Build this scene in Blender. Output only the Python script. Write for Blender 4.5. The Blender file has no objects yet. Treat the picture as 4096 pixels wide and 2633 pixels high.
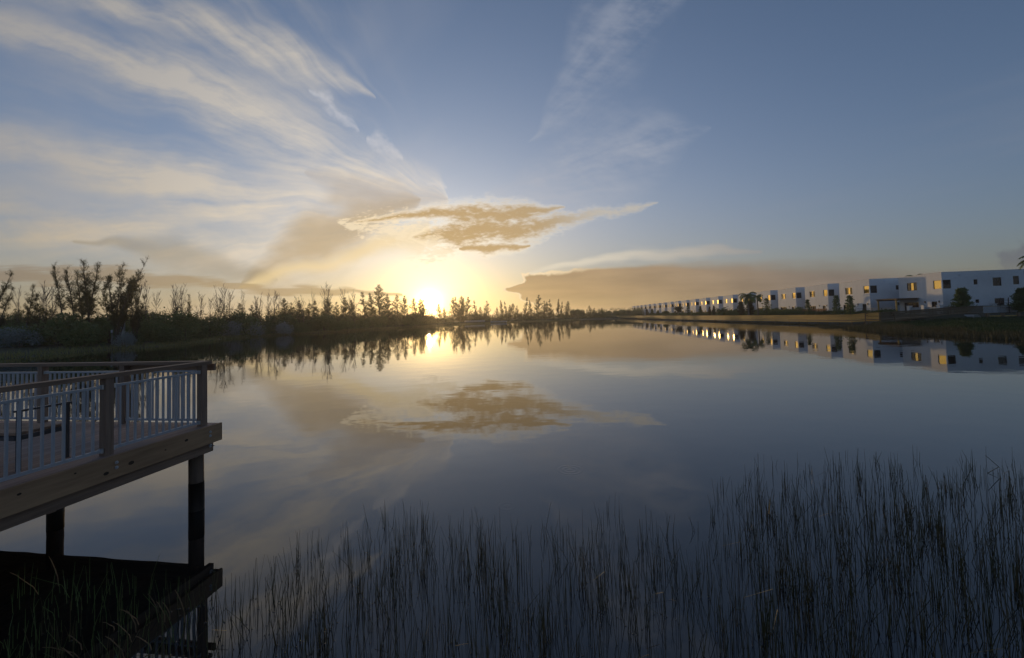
import bpy, bmesh, math, random
import numpy as np
from mathutils import Vector, Matrix
R_ = math.radians
scene = bpy.context.scene
COL = scene.collection

# ------------------------------------------------------------------ camera
CAM_Z = 3.07                      # eye height above the water
cam_d = bpy.data.cameras.new('camera')
cam_d.sensor_width = 36.0
cam_d.lens = 36.0 * 1600 / 4096   # a 14 mm wide angle
cam_d.shift_y = -105.5 / 4096     # the photograph is cropped a little low
cam_d.clip_start = 0.05
cam_d.clip_end = 12000
cam = bpy.data.objects.new('camera', cam_d)
COL.objects.link(cam)
cam.matrix_world = Matrix.Translation((0, 0, CAM_Z)) @ Matrix.Rotation(R_(92.0), 4, 'X') @ Matrix.Rotation(R_(-1.6), 4, 'Z')
scene.camera = cam

# ------------------------------------------------------------------ sky
SUN_AZ, SUN_EL = R_(-11.8), R_(3.3)      # azimuth from +Y towards +X
SUN_DIR = Vector((math.sin(SUN_AZ) * math.cos(SUN_EL), math.cos(SUN_AZ) * math.cos(SUN_EL), math.sin(SUN_EL)))
world = bpy.data.worlds.new('World')
scene.world = world
world.use_nodes = True
NT = world.node_tree
NT.nodes.clear()


class V:
    """A scalar socket with arithmetic that adds Math nodes."""
    def __init__(s, sock): s.s = sock
    def __add__(a, b): return m2('ADD', a, b)
    def __radd__(a, b): return m2('ADD', b, a)
    def __sub__(a, b): return m2('SUBTRACT', a, b)
    def __rsub__(a, b): return m2('SUBTRACT', b, a)
    def __mul__(a, b): return m2('MULTIPLY', a, b)
    def __rmul__(a, b): return m2('MULTIPLY', b, a)
    def __truediv__(a, b): return m2('DIVIDE', a, b)
    def __rtruediv__(a, b): return m2('DIVIDE', b, a)


def put(inp, v):
    if isinstance(v, V): NT.links.new(v.s, inp)
    elif hasattr(v, 'is_linked'): NT.links.new(v, inp)
    elif inp.type == 'VECTOR' and len(v) == 4: inp.default_value = v[:3]
    else: inp.default_value = v


def m2(op, a, b=0.0, c=None):
    n = NT.nodes.new('ShaderNodeMath'); n.operation = op
    put(n.inputs[0], a); put(n.inputs[1], b)
    if c is not None: put(n.inputs[2], c)
    return V(n.outputs[0])


def sst(lo, hi, x, a=0.0, b=1.0):
    n = NT.nodes.new('ShaderNodeMapRange'); n.interpolation_type = 'SMOOTHSTEP'
    put(n.inputs[0], x); put(n.inputs[1], lo); put(n.inputs[2], hi); put(n.inputs[3], a); put(n.inputs[4], b)
    return V(n.outputs[0])


def xyz(x, y, z=0.0):
    n = NT.nodes.new('ShaderNodeCombineXYZ')
    put(n.inputs[0], x); put(n.inputs[1], y); put(n.inputs[2], z)
    return n.outputs[0]


def noise(x, y, scale=1.0, detail=2.0, rough=0.6, off=0.0):
    n = NT.nodes.new('ShaderNodeTexNoise'); n.noise_dimensions = '2D'
    put(n.inputs['Vector'], xyz(x + off if off else x, y)); put(n.inputs['Scale'], scale); put(n.inputs['Detail'], detail)
    put(n.inputs['Roughness'], rough)
    return V(n.outputs[0])


def curve(x, pts):
    """Float curve through pts (x, y), all within 0..1."""
    n = NT.nodes.new('ShaderNodeFloatCurve')
    c = n.mapping.curves[0]
    while len(c.points) > 2: c.points.remove(c.points[1])
    c.points[0].location = pts[0]; c.points[1].location = pts[-1]
    for q in pts[1:-1]: c.points.new(*q)
    for q in c.points: q.handle_type = 'AUTO_CLAMPED'
    n.mapping.update()
    put(n.inputs[1], x)
    return V(n.outputs[0])


def mixc(f, a, b):
    n = NT.nodes.new('ShaderNodeMix'); n.data_type = 'RGBA'
    put(n.inputs[0], f); put(n.inputs[6], a); put(n.inputs[7], b)
    return n.outputs[2]


def scol(c, k):
    n = NT.nodes.new('ShaderNodeVectorMath'); n.operation = 'SCALE'
    put(n.inputs[0], c); put(n.inputs[3], k)
    return n.outputs[0]


def addc(a, b):
    n = NT.nodes.new('ShaderNodeVectorMath'); n.operation = 'ADD'
    put(n.inputs[0], a); put(n.inputs[1], b)
    return n.outputs[0]


def rgb(r, g, b): return (r, g, b, 1.0)


def build_sky():
    tc = NT.nodes.new('ShaderNodeTexCoord')
    sp = NT.nodes.new('ShaderNodeSeparateXYZ')
    NT.links.new(tc.outputs['Generated'], sp.inputs[0])
    x, y, z0 = V(sp.outputs[0]), V(sp.outputs[1]), V(sp.outputs[2])
    z = m2('MAXIMUM', z0, 0.0)
    front = sst(0.10, 0.42, y)                       # the western sky, where the clouds of the picture hang
    yy = m2('MAXIMUM', y, 0.08)
    p, q = x / yy, z / yy
    # clear sky
    sky = NT.nodes.new('ShaderNodeTexSky'); sky.sky_type = 'NISHITA'
    sky.sun_disc = False
    sky.sun_elevation = SUN_EL
    sky.sun_rotation = SUN_AZ
    sky.altitude = 0; sky.air_density = 1.0; sky.dust_density = 0.5; sky.ozone_density = 5.0
    hsv = NT.nodes.new('ShaderNodeHueSaturation')
    hsv.inputs['Saturation'].default_value = SKY_SAT
    hsv.inputs['Value'].default_value = SKY_VAL
    NT.links.new(sky.outputs[0], hsv.inputs['Color'])
    tint = NT.nodes.new('ShaderNodeVectorMath'); tint.operation = 'MULTIPLY'      # clear air over the lake: a shade greener than the model sky
    NT.links.new(hsv.outputs[0], tint.inputs[0]); tint.inputs[1].default_value = (0.86, 1.0, 1.0)
    col = tint.outputs[0]
    # angle to the sun
    dt = x * SUN_DIR.x + y * SUN_DIR.y + z * SUN_DIR.z
    ang = m2('ARCCOSINE', m2('MINIMUM', dt, 0.99999))
    # ---- warm haze towards the horizon, warmer on the sun's side
    hz = m2('EXPONENT', z * -6.0)
    hcol = mixc(sst(0.0, 1.5, ang, 1.0, 0.0), rgb(2.2, 1.95, 1.9), rgb(6.4, 3.7, 1.0))
    # pink-grey twilight belt opposite the sun, added unseen to brighten gables, deck and bushes
    hcol = mixc(sst(1.35, 2.5, ang), hcol, rgb(3.0, 2.7, 2.95))
    col = mixc(hz * sst(0.1, 1.6, ang, 0.85, 0.62), col, hcol)
    # pale brightening of the air towards the sun
    air = m2('EXPONENT', ang * -3.0)
    col = addc(col, scol(rgb(2.6, 2.75, 2.85), air * sst(-0.05, 0.28, z)))

    wob = noise(p, q, 5.0, 2.0) - 0.5
    wob2 = noise(p, q, 5.0, 2.0, off=7.3) - 0.5
    P, Q = p + wob * 0.06, q + wob2 * 0.05
    pn = (P + 1.6) * (1 / 3.2)

    def over(col, c, a):
        n = a.s.node
        if hasattr(n, 'use_clamp'): n.use_clamp = True
        elif hasattr(n, 'clamp'): n.clamp = True
        return mixc(a, col, c)

    def band(pts):
        """1 on the centre line of a band of sky given by (p, q, halfwidth), 0 on its edge, negative outside."""
        c = curve(pn, [((a + 1.6) / 3.2, b) for a, b, w in pts])
        w = curve(pn, [(max(0, (pts[0][0] + 1.58) / 3.2), 0.001)] + [((a + 1.6) / 3.2, w_) for a, b, w_ in pts] + [(min(1, (pts[-1][0] + 1.62) / 3.2), 0.001)])
        return 1.0 - m2('ABSOLUTE', Q - c) / m2('MAXIMUM', w, 0.0008) - sst(0.0045, 0.0015, w) * 6.0

    def mx(*a):
        o = a[0]
        for b in a[1:]: o = m2('MAXIMUM', o, b)
        return o

    # ---- fan of cirrus in the left half, streaks running out from above the sun
    fx, fy = P + 0.14, Q - 0.285
    th = m2('ARCTAN2', fy, fx * -1.0)                # 0 = level to the left, positive = up
    rr = m2('SQRT', fx * fx + fy * fy)
    lr = m2('LOGARITHM', rr + 0.12, 2.718)
    st1 = noise(th * 5.0, lr * 0.7, 1.0, 2.0, 0.55, off=3.0)
    st2 = noise(th * 15.0, lr * 1.5, 1.0, 3.0, 0.6, off=4.1)
    fine = noise(p * 7.0 + q * 5.0, q * 15.0, 1.0, 5.0, 0.66)
    fan = sst(0.36, 0.70, st1 * 0.60 + st2 * 0.30 + fine * 0.14)
    fanmask = sst(-0.75, -0.35, th) * sst(1.35, 0.70, th) * sst(0.12, 0.5, rr) * sst(2.2, 0.9, rr) * front
    b_up = band([(-1.30, 0.90, 0.05), (-0.90, 0.80, 0.06), (-0.72, 0.745, 0.08), (-0.56, 0.69, 0.085), (-0.43, 0.625, 0.05), (-0.36, 0.575, 0.015)])
    b_main = band([(-1.55, 0.86, 0.05), (-1.1, 0.72, 0.07), (-0.90, 0.645, 0.09), (-0.70, 0.54, 0.12), (-0.52, 0.44, 0.12), (-0.40, 0.375, 0.11), (-0.18, 0.31, 0.06)])
    b_low = band([(-1.58, 0.53, 0.05), (-1.05, 0.42, 0.085), (-0.74, 0.325, 0.12), (-0.53, 0.27, 0.13), (-0.30, 0.28, 0.09)])
    b_3 = band([(-1.58, 0.33, 0.05), (-0.98, 0.235, 0.09), (-0.66, 0.19, 0.12), (-0.42, 0.20, 0.10), (-0.3, 0.2, 0.03)])
    tex = 0.08 + fine * 1.2 + (st2 - 0.5) * 1.25
    streak = mx(sst(-0.15, 0.95, b_up) * 0.85, sst(-0.25, 0.95, b_main), sst(-0.2, 0.95, b_low), sst(-0.15, 0.95, b_3) * 0.95) * tex * front
    ci = fan * fanmask * 0.50 + streak * 0.90
    cicol = mixc(sst(0.95, 0.10, ang), mixc(sst(0.15, 0.5, q), rgb(4.5, 3.5, 2.05), rgb(2.95, 2.9, 2.95)), rgb(7.6, 7.0, 6.2))
    col = over(col, cicol, ci * 0.87)
    # ---- thin veil over the whole dome
    zi = 1.0 / (z + 0.12)
    veil = noise((y * 0.77 - x * 0.64) * zi * 0.22, (x * 0.77 + y * 0.64) * zi * 0.62, 1.6, 4.0, 0.6)
    col = over(col, mixc(sst(1.0, 0.2, ang), rgb(2.3, 2.5, 3.1), rgb(5.6, 5.5, 5.8)), sst(0.46, 0.85, veil) * sst(0.05, 0.25, z) * 0.34)
    b_f = mx(sst(-0.2, 1.0, band([(-0.05, 0.30, 0.01), (0.08, 0.33, 0.10), (0.2, 0.37, 0.18), (0.32, 0.40, 0.15), (0.5, 0.46, 0.01)])), sst(-0.2, 1.0, band([(0.06, 0.46, 0.01), (0.14, 0.56, 0.12), (0.25, 0.68, 0.24), (0.36, 0.80, 0.18), (0.55, 0.90, 0.01)])) * 0.8)
    col = over(col, rgb(4.2, 4.4, 5.0), b_f * sst(0.30, 0.85, fine * 0.75 + st2 * 0.35) * 0.50 * front)
    # ---- small white puffs
    n_p = noise(p * 30.0 + q * 12.0, q * 30.0, 1.0, 3.0, 0.65) - 0.5
    pf = mx(band([(-0.48, 0.58, 0.012), (-0.45, 0.558, 0.03), (-0.425, 0.53, 0.02), (-0.405, 0.505, 0.02)]), band([(-0.35, 0.458, 0.018), (-0.315, 0.445, 0.034), (-0.28, 0.42, 0.016)]), band([(-0.195, 0.338, 0.006), (-0.176, 0.333, 0.011)]))
    col = over(col, rgb(6.4, 6.3, 6.5), sst(-0.4, 1.4, pf + n_p * 2.4) * 0.45 * front)
    # ---- glow round the low sun
    gx, gy = (p + 0.203), (q - 0.052)
    d2 = gx * gx * 0.62 + gy * gy * 1.25
    d1 = m2('SQRT', d2)
    col = addc(col, scol(rgb(8.5, 5.0, 0.9), m2('EXPONENT', d1 * -6.0) * front * 0.66))
    col = addc(col, scol(rgb(36.0, 21.0, 6.0), m2('EXPONENT', d1 * -26.0) * front))

    hx, hy = (p + 0.209), (q - 0.030)
    col = addc(col, scol(rgb(60.0, 42.0, 14.0), m2('EXPONENT', (hx * hx + hy * hy) * -1300.0) * front))
    # ---- dull brown masses of the fan above the left of the sun
    wn = noise(p, q * 2.2, 5.0, 3.0, 0.6, off=5.0) - 0.5
    br = band([(-0.66, 0.115, 0.02), (-0.60, 0.14, 0.06), (-0.50, 0.19, 0.11), (-0.42, 0.235, 0.115), (-0.34, 0.275, 0.08), (-0.24, 0.30, 0.03)])
    br2 = band([(-1.12, 0.225, 0.003), (-0.95, 0.20, 0.018), (-0.82, 0.175, 0.045), (-0.70, 0.14, 0.035), (-0.60, 0.115, 0.015)])
    br3 = band([(-0.50, 0.37, 0.02), (-0.34, 0.325, 0.045), (-0.18, 0.30, 0.03)])
    col = over(col, mixc(sst(0.2, 0.75, ang), rgb(4.7, 3.2, 1.35), rgb(3.0, 2.3, 1.35)), sst(-0.35, 1.15, br + wn * 1.5) * 0.66 * front)
    col = over(col, rgb(3.2, 2.65, 1.85), sst(-0.5, 1.0, br2 + wn * 1.3) * 0.5 * front)
    col = over(col, rgb(4.2, 3.8, 3.6), sst(-0.4, 1.0, br3 + wn * 0.9) * 0.42 * front)
    eg = band([(-0.67, 0.098, 0.010), (-0.60, 0.120, 0.020), (-0.50, 0.142, 0.022), (-0.40, 0.166, 0.024), (-0.33, 0.19, 0.032), (-0.22, 0.205, 0.04)])
    col = over(col, mixc(sst(0.22, 0.5, ang), rgb(8.8, 6.8, 3.8), rgb(7.2, 5.4, 2.5)), sst(-0.4, 1.0, eg + wn * 0.9) * 0.8 * front)
    # ---- low flat band along the left horizon
    wb = noise(p * 2.0, q * 22.0, 2.2, 3.0, 0.6, off=9.0) - 0.5
    lb = band([(-1.58, 0.15, 0.022), (-1.05, 0.128, 0.026), (-0.85, 0.112, 0.022), (-0.66, 0.092, 0.015), (-0.45, 0.074, 0.011), (-0.28, 0.060, 0.006)])
    col = over(col, mixc(sst(0.3, 0.9, ang), rgb(4.2, 2.9, 1.4), rgb(1.9, 1.5, 1.2)), sst(-0.1, 0.7, lb + wb * 2.2) * 0.7 * front)
    # ---- rippled cloud over the sun
    rip = noise(p * 24.0 + q * 34.0, q * 62.0 - p * 12.0, 1.0, 3.0, 0.62, off=1.0) - 0.5
    rip2 = noise(p * 62.0 + q * 70.0, q * 150.0 - p * 34.0, 1.0, 1.0, 0.6, off=8.0) - 0.5
    mk = mx(band([(-0.40, 0.262, 0.003), (-0.29, 0.262, 0.012), (-0.18, 0.262, 0.026), (-0.06, 0.252, 0.040), (0.06, 0.262, 0.022), (0.13, 0.275, 0.004)]),
            band([(-0.23, 0.204, 0.010), (-0.18, 0.208, 0.034), (-0.12, 0.215, 0.052), (-0.02, 0.216, 0.052), (0.08, 0.228, 0.034), (0.20, 0.25, 0.022), (0.30, 0.267, 0.013), (0.41, 0.285, 0.002)]),
            band([(-0.11, 0.180, 0.010), (-0.035, 0.168, 0.022), (0.03, 0.178, 0.008)]))
    dens = mk * 0.8 + sst(0.05, 0.3, p, 0.08, -0.06) + rip * 0.7 + rip2 * 0.3 * sst(0.0, 0.2, p, 1.0, 2.2)
    mkedge = mixc(sst(0.16, 0.55, ang), rgb(13.0, 11.2, 8.2), rgb(6.4, 6.0, 5.4))
    mkcore = mixc(sst(0.15, 0.6, ang), rgb(5.2, 3.4, 1.4), rgb(4.3, 3.4, 2.2))
    mkcore = mixc(sst(0.06, 0.26, p), mkcore, rgb(5.6, 5.0, 4.1))
    col = over(col, mixc(sst(0.16, 0.80, mk * 0.62 + 0.26 + rip * 0.7 + rip2 * 0.3), mkedge, mkcore), sst(-0.2, 0.85, dens) * sst(0.05, 0.4, p, 0.92, 0.66) * front)
    bits = band([(-0.42, 0.258, 0.02), (-0.30, 0.235, 0.06), (-0.22, 0.19, 0.07), (-0.15, 0.17, 0.02)])
    col = over(col, rgb(9.4, 7.8, 5.4), sst(0.1, 0.6, bits * 0.5 + rip * 1.3 + rip2 * 0.7) * 0.75 * front)
    # ---- towering bank to the right of the sun, its left edge lit
    cbn = noise(p * 24.0, q * 24.0, 1.0, 4.0, 0.6) - 0.5
    cbs = noise(p * 3.6, q * 27.0, 1.0, 3.0, 0.6, off=3.0) - 0.5
    top = sst(0.05, 0.55, p, 0.113, 0.142) - sst(0.65, 1.35, p, 0.0, 0.05)
    up = (top - q) * 30.0 + cbs * sst(0.06, 0.5, p, 0.15, 1.5) + cbn * sst(0.05, 0.25, p, 0.7, 0.25)
    lft = curve(q * 5.0, [(0.0, 0.42), (0.15, 0.34), (0.22, 0.25), (0.28, 0.235), (0.34, 0.160), (0.38, 0.20), (0.45, 0.275), (0.50, 0.262), (0.55, 0.265), (0.60, 0.32), (0.66, 0.42), (1.0, 0.6)])   # 0.2 stands for p = 0
    lft = (lft - 0.2) * 0.42 - 0.005
    leftd = (p - lft) * 30.0 + cbn * 0.7
    cbd = m2('MINIMUM', up, leftd)
    cbcore = mixc(sst(-0.1, 0.95, p), rgb(4.4, 2.9, 1.45), rgb(1.6, 1.36, 1.34))
    cbcore = scol(mixc(hz * 0.3, cbcore, hcol), 1.0 + cbs * 0.55 + wob * 0.35)
    cbedge = mixc(sst(0.05, 0.3, p), rgb(9.5, 7.4, 4.6), cbcore)
    fade = sst(1.5, 1.0, p) * sst(0.014, 0.055, q, 0.35, 0.84)
    col = over(col, mixc(sst(0.14, 0.36, cbd), cbedge, cbcore), sst(0.0, sst(0.1, 0.7, p, 0.09, 1.9), cbd) * fade * front)
    sk = band([(0.05, 0.112, 0.005), (0.2, 0.128, 0.012), (0.34, 0.142, 0.022), (0.48, 0.150, 0.018), (0.62, 0.156, 0.005)])
    col = over(col, mixc(sst(0.1, 0.7, p), rgb(7.6, 6.8, 5.4), rgb(3.2, 3.0, 2.9)), sst(-0.3, 1.0, sk + cbs * 1.8) * 0.75 * front)
    # ---- grey cumulus far right
    cu = m2('MINIMUM', (p - 1.20 - q * 0.1) * 14.0, (0.10 + (p - 1.15) * 0.42 - q) * 22.0) + cbn * 1.6
    col = over(col, rgb(1.25, 1.28, 1.55), sst(0.0, 0.5, cu) * 0.6 * sst(0.05, 0.12, q) * front)
    bg = NT.nodes.new('ShaderNodeBackground')
    bg.inputs['Strength'].default_value = 0.1
    NT.links.new(col, bg.inputs['Color'])
    out = NT.nodes.new('ShaderNodeOutputWorld')
    NT.links.new(bg.outputs[0], out.inputs['Surface'])


SKY_SAT, SKY_VAL = 0.72, 1.85
build_sky()
world.cycles.sampling_method = 'MANUAL'
world.cycles.sample_map_resolution = 512

# ------------------------------------------------------------------ sun and exposure
sun_d = bpy.data.lights.new('sun', 'SUN')
sun_d.energy = 1.4
sun_d.angle = R_(0.5)
sun_d.color = (1.0, 0.66, 0.30)
sun = bpy.data.objects.new('sun', sun_d)
COL.objects.link(sun)
sun.rotation_euler = SUN_DIR.to_track_quat('Z', 'Y').to_euler()
scene.view_settings.view_transform = 'Standard'
scene.view_settings.look = 'None'
scene.view_settings.exposure = 0.0
scene.view_settings.gamma = 1.0
scene.view_settings.use_curve_mapping = False
scene.cycles.use_denoising = True
scene.cycles.max_bounces = 5
scene.cycles.adaptive_threshold = 0.015

# ------------------------------------------------------------------ helpers
ORD = ['first', 'second', 'third', 'fourth', 'fifth', 'sixth', 'seventh', 'eighth', 'ninth', 'tenth', 'eleventh', 'twelfth',
       'thirteenth', 'fourteenth', 'fifteenth', 'sixteenth', 'seventeenth', 'eighteenth', 'nineteenth', 'twentieth',
       'twenty-first', 'twenty-second', 'twenty-third', 'twenty-fourth', 'twenty-fifth', 'twenty-sixth', 'twenty-seventh',
       'twenty-eighth', 'twenty-ninth', 'thirtieth', 'thirty-first', 'thirty-second', 'thirty-third', 'thirty-fourth', 'thirty-fifth']
_RC = cam.matrix_world.to_3x3()


def at(px, py, Y):
    """The point at depth Y metres that the photograph shows at (px, py)."""
    d = _RC @ Vector(((px - 2048) / 1600, -(py - 1211) / 1600, -1))
    return Vector((0, 0, CAM_Z)) + d * (Y / d.y)


def tag(o, label=None, cat=None, group=None, kind=None):
    if label: o['label'] = label
    if cat: o['category'] = cat
    if group: o['group'] = group
    if kind: o['kind'] = kind
    return o


def empty(name, loc=(0, 0, 0), rz=0.0, parent=None):
    o = bpy.data.objects.new(name, None)
    COL.objects.link(o)
    o.location = loc
    o.rotation_euler = (0, 0, rz)
    o.empty_display_size = 0.2
    if parent: o.parent = parent
    return o


def link(name, me, parent=None, loc=None):
    o = bpy.data.objects.new(name, me)
    COL.objects.link(o)
    if parent: o.parent = parent
    if loc is not None: o.location = loc
    return o


def copy_tree(o, parent=None):
    c = o.copy()
    COL.objects.link(c)
    if parent: c.parent = parent
    for ch in o.children: copy_tree(ch, c)
    return c


class MB:
    """Collects boxes, tubes, prisms and loose faces into one mesh."""
    def __init__(s): s.v, s.f, s.m = [], [], []

    def face(s, pts, mi=0):
        i = len(s.v)
        s.v += [tuple(p) for p in pts]
        s.f.append(tuple(range(i, i + len(pts)))); s.m.append(mi)

    def box(s, lo, hi, mi=0, mat=None):
        x0, y0, z0 = lo; x1, y1, z1 = hi
        c = [(x0, y0, z0), (x1, y0, z0), (x1, y1, z0), (x0, y1, z0), (x0, y0, z1), (x1, y0, z1), (x1, y1, z1), (x0, y1, z1)]
        if mat is not None: c = [tuple(mat @ Vector(p)) for p in c]
        i = len(s.v); s.v += c
        for q in ((0, 3, 2, 1), (4, 5, 6, 7), (0, 1, 5, 4), (1, 2, 6, 5), (2, 3, 7, 6), (3, 0, 4, 7)):
            s.f.append(tuple(i + k for k in q)); s.m.append(mi)
        return s

    def bar(s, a, b, w, h, mi=0, up=(0, 0, 1)):
        """Rectangular bar from a to b, w wide (sideways), h high, a and b on its axis."""
        a, b = Vector(a), Vector(b)
        d = (b - a).normalized(); up = Vector(up)
        sd = d.cross(up).normalized(); u2 = sd.cross(d)
        c = []
        for q in (a, b):
            c += [q - sd * w / 2 - u2 * h / 2, q + sd * w / 2 - u2 * h / 2, q + sd * w / 2 + u2 * h / 2, q - sd * w / 2 + u2 * h / 2]
        i = len(s.v); s.v += [tuple(p) for p in c]
        for q in ((0, 1, 2, 3), (7, 6, 5, 4), (0, 4, 5, 1), (1, 5, 6, 2), (2, 6, 7, 3), (3, 7, 4, 0)):
            s.f.append(tuple(i + k for k in q)); s.m.append(mi)
        return s

    def tube(s, pts, rad, n=6, mi=0, cap=True):
        pts = [Vector(p) for p in pts]
        if not hasattr(rad, '__len__'): rad = [rad] * len(pts)
        base = len(s.v)
        ref = Vector((0.31, 0.77, 0.2)).normalized()
        for k, p in enumerate(pts):
            d = (pts[min(k + 1, len(pts) - 1)] - pts[max(k - 1, 0)]).normalized()
            a = d.cross(ref).normalized(); b = d.cross(a)
            for j in range(n):
                t = 2 * math.pi * j / n
                s.v.append(tuple(p + (a * math.cos(t) + b * math.sin(t)) * rad[k]))
        for k in range(len(pts) - 1):
            for j in range(n):
                s.f.append((base + k * n + j, base + k * n + (j + 1) % n, base + (k + 1) * n + (j + 1) % n, base + (k + 1) * n + j)); s.m.append(mi)
        if cap:
            s.f.append(tuple(base + j for j in range(n))); s.m.append(mi)
            e = base + (len(pts) - 1) * n
            s.f.append(tuple(e + j for j in reversed(range(n)))); s.m.append(mi)
        return s

    def mesh(s, name, mats, smooth=False):
        me = bpy.data.meshes.new(name)
        me.from_pydata(s.v, [], s.f)
        for q in (mats if isinstance(mats, (list, tuple)) else [mats]): me.materials.append(q)
        me.polygons.foreach_set('material_index', s.m)
        if smooth: me.polygons.foreach_set('use_smooth', [True] * len(s.f))
        me.update()
        return me

    def build(s, name, mats, parent=None, smooth=False, loc=None):
        return link(name, s.mesh(name, mats, smooth), parent, loc)


def np_mesh(name, verts, faces, mats, mi=None, smooth=False):
    """Mesh from numpy arrays; faces (M, k)."""
    verts = np.asarray(verts, np.float32); faces = np.asarray(faces, np.int32)
    k = faces.shape[1]
    me = bpy.data.meshes.new(name)
    me.vertices.add(len(verts)); me.vertices.foreach_set('co', verts.ravel())
    me.loops.add(faces.size); me.loops.foreach_set('vertex_index', faces.ravel())
    me.polygons.add(len(faces))
    me.polygons.foreach_set('loop_start', np.arange(0, faces.size, k, dtype=np.int32))
    try: me.polygons.foreach_set('loop_total', np.full(len(faces), k, np.int32))
    except Exception: pass
    for q in (mats if isinstance(mats, (list, tuple)) else [mats]): me.materials.append(q)
    if mi is not None: me.polygons.foreach_set('material_index', np.asarray(mi, np.int32))
    if smooth: me.polygons.foreach_set('use_smooth', np.ones(len(faces), bool))
    me.update(); me.validate()
    return me


# ------------------------------------------------------------------ materials
def material(name, color, rough=0.7, metal=0.0, spec=0.5, var=0.0, nscale=(1, 1, 1), bump=0.0, color2=None, detail=4.0, objvar=0.0, coord='Object', bscale=1.0, ior=None, trans=0.0):
    """Principled material: two colours mixed by a (stretched) noise, a bump and a per-object shift."""
    m = bpy.data.materials.new(name); m.use_nodes = True
    nt = m.node_tree; b = nt.nodes['Principled BSDF']
    b.inputs['Roughness'].default_value = rough
    b.inputs['Metallic'].default_value = metal
    b.inputs['Specular IOR Level'].default_value = spec
    if ior: b.inputs['IOR'].default_value = ior
    c = (*color, 1)
    if not (color2 or bump or var or objvar):
        b.inputs['Base Color'].default_value = c
    else:
        tc = nt.nodes.new('ShaderNodeTexCoord')
        mp = nt.nodes.new('ShaderNodeMapping'); mp.inputs['Scale'].default_value = nscale
        nz = nt.nodes.new('ShaderNodeTexNoise'); nz.inputs['Scale'].default_value = 1.0; nz.inputs['Detail'].default_value = detail
        nz.inputs['Roughness'].default_value = 0.6
        nt.links.new(tc.outputs[coord], mp.inputs[0]); nt.links.new(mp.outputs[0], nz.inputs['Vector'])
        rp = nt.nodes.new('ShaderNodeMapRange'); rp.inputs[1].default_value = 0.32; rp.inputs[2].default_value = 0.68
        nt.links.new(nz.outputs[0], rp.inputs[0])
        mx = nt.nodes.new('ShaderNodeMix'); mx.data_type = 'RGBA'
        mx.inputs[6].default_value = c
        mx.inputs[7].default_value = (*(color2 or [k * (1 - var) for k in color]), 1)
        nt.links.new(rp.outputs[0], mx.inputs[0])
        last = mx.outputs[2]
        if objvar:
            oi = nt.nodes.new('ShaderNodeObjectInfo')
            mr = nt.nodes.new('ShaderNodeMapRange'); mr.inputs[3].default_value = 1 - objvar; mr.inputs[4].default_value = 1 + objvar
            nt.links.new(oi.outputs['Random'], mr.inputs[0])
            sc = nt.nodes.new('ShaderNodeVectorMath'); sc.operation = 'SCALE'
            nt.links.new(last, sc.inputs[0]); nt.links.new(mr.outputs[0], sc.inputs[3])
            last = sc.outputs[0]
        nt.links.new(last, b.inputs['Base Color'])
        if bump:
            bp = nt.nodes.new('ShaderNodeBump'); bp.inputs['Strength'].default_value = bump; bp.inputs['Distance'].default_value = 0.01 * bscale
            nt.links.new(nz.outputs[0], bp.inputs['Height']); nt.links.new(bp.outputs[0], b.inputs['Normal'])
    if trans:
        # thin leaves: some of the light falling on the back comes through
        tr = nt.nodes.new('ShaderNodeBsdfTranslucent')
        src = b.inputs['Base Color']
        if src.is_linked: nt.links.new(src.links[0].from_socket, tr.inputs['Color'])
        else: tr.inputs['Color'].default_value = c
        ms = nt.nodes.new('ShaderNodeMixShader'); ms.inputs[0].default_value = trans
        nt.links.new(b.outputs[0], ms.inputs[1]); nt.links.new(tr.outputs[0], ms.inputs[2])
        nt.links.new(ms.outputs[0], nt.nodes['Material Output'].inputs['Surface'])
    return m


M = {}
WOOD, WOOD2 = (0.30, 0.20, 0.135), (0.18, 0.118, 0.08)
M['wood_u'] = material('timber_along', WOOD, 0.75, color2=WOOD2, nscale=(22, 1.3, 22), bump=0.35, objvar=0.18)
M['wood_v'] = material('timber_across', WOOD, 0.75, color2=WOOD2, nscale=(1.3, 22, 22), bump=0.35, objvar=0.18)
M['wood_z'] = material('timber_upright', (0.29, 0.20, 0.145), 0.75, color2=(0.18, 0.12, 0.085), nscale=(24, 24, 1.4), bump=0.35, objvar=0.15)
M['deck'] = material('weathered_deck_board', (0.40, 0.29, 0.24), 0.7, color2=(0.24, 0.165, 0.135), nscale=(20, 1.1, 20), bump=0.4, objvar=0.22)
M['fascia'] = material('treated_joist_timber', (0.42, 0.265, 0.145), 0.75, color2=(0.25, 0.15, 0.08), nscale=(14, 1.0, 9), bump=0.35, objvar=0.1, detail=6)
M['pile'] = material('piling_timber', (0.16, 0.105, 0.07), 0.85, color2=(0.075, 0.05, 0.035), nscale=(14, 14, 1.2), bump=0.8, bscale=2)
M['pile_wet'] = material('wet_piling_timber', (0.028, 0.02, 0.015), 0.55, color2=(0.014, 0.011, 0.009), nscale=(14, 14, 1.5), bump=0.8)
M['knot'] = material('timber_knot', (0.06, 0.035, 0.02), 0.8, var=0.4, nscale=(40, 40, 40))
M['alu'] = material('grey_powder_coated_aluminium', (0.44, 0.465, 0.50), 0.42, metal=0.2, var=0.12, nscale=(9, 9, 3), objvar=0.06)
M['galv'] = material('galvanised_steel', (0.62, 0.63, 0.65), 0.35, metal=0.85, var=0.2, nscale=(60, 60, 60))
M['dark_metal'] = material('dark_bench_steel', (0.075, 0.08, 0.09), 0.45, metal=0.3, var=0.2, nscale=(10, 10, 10))
M['black_metal'] = material('black_fence_steel', (0.02, 0.02, 0.022), 0.5, metal=0.3)
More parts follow.
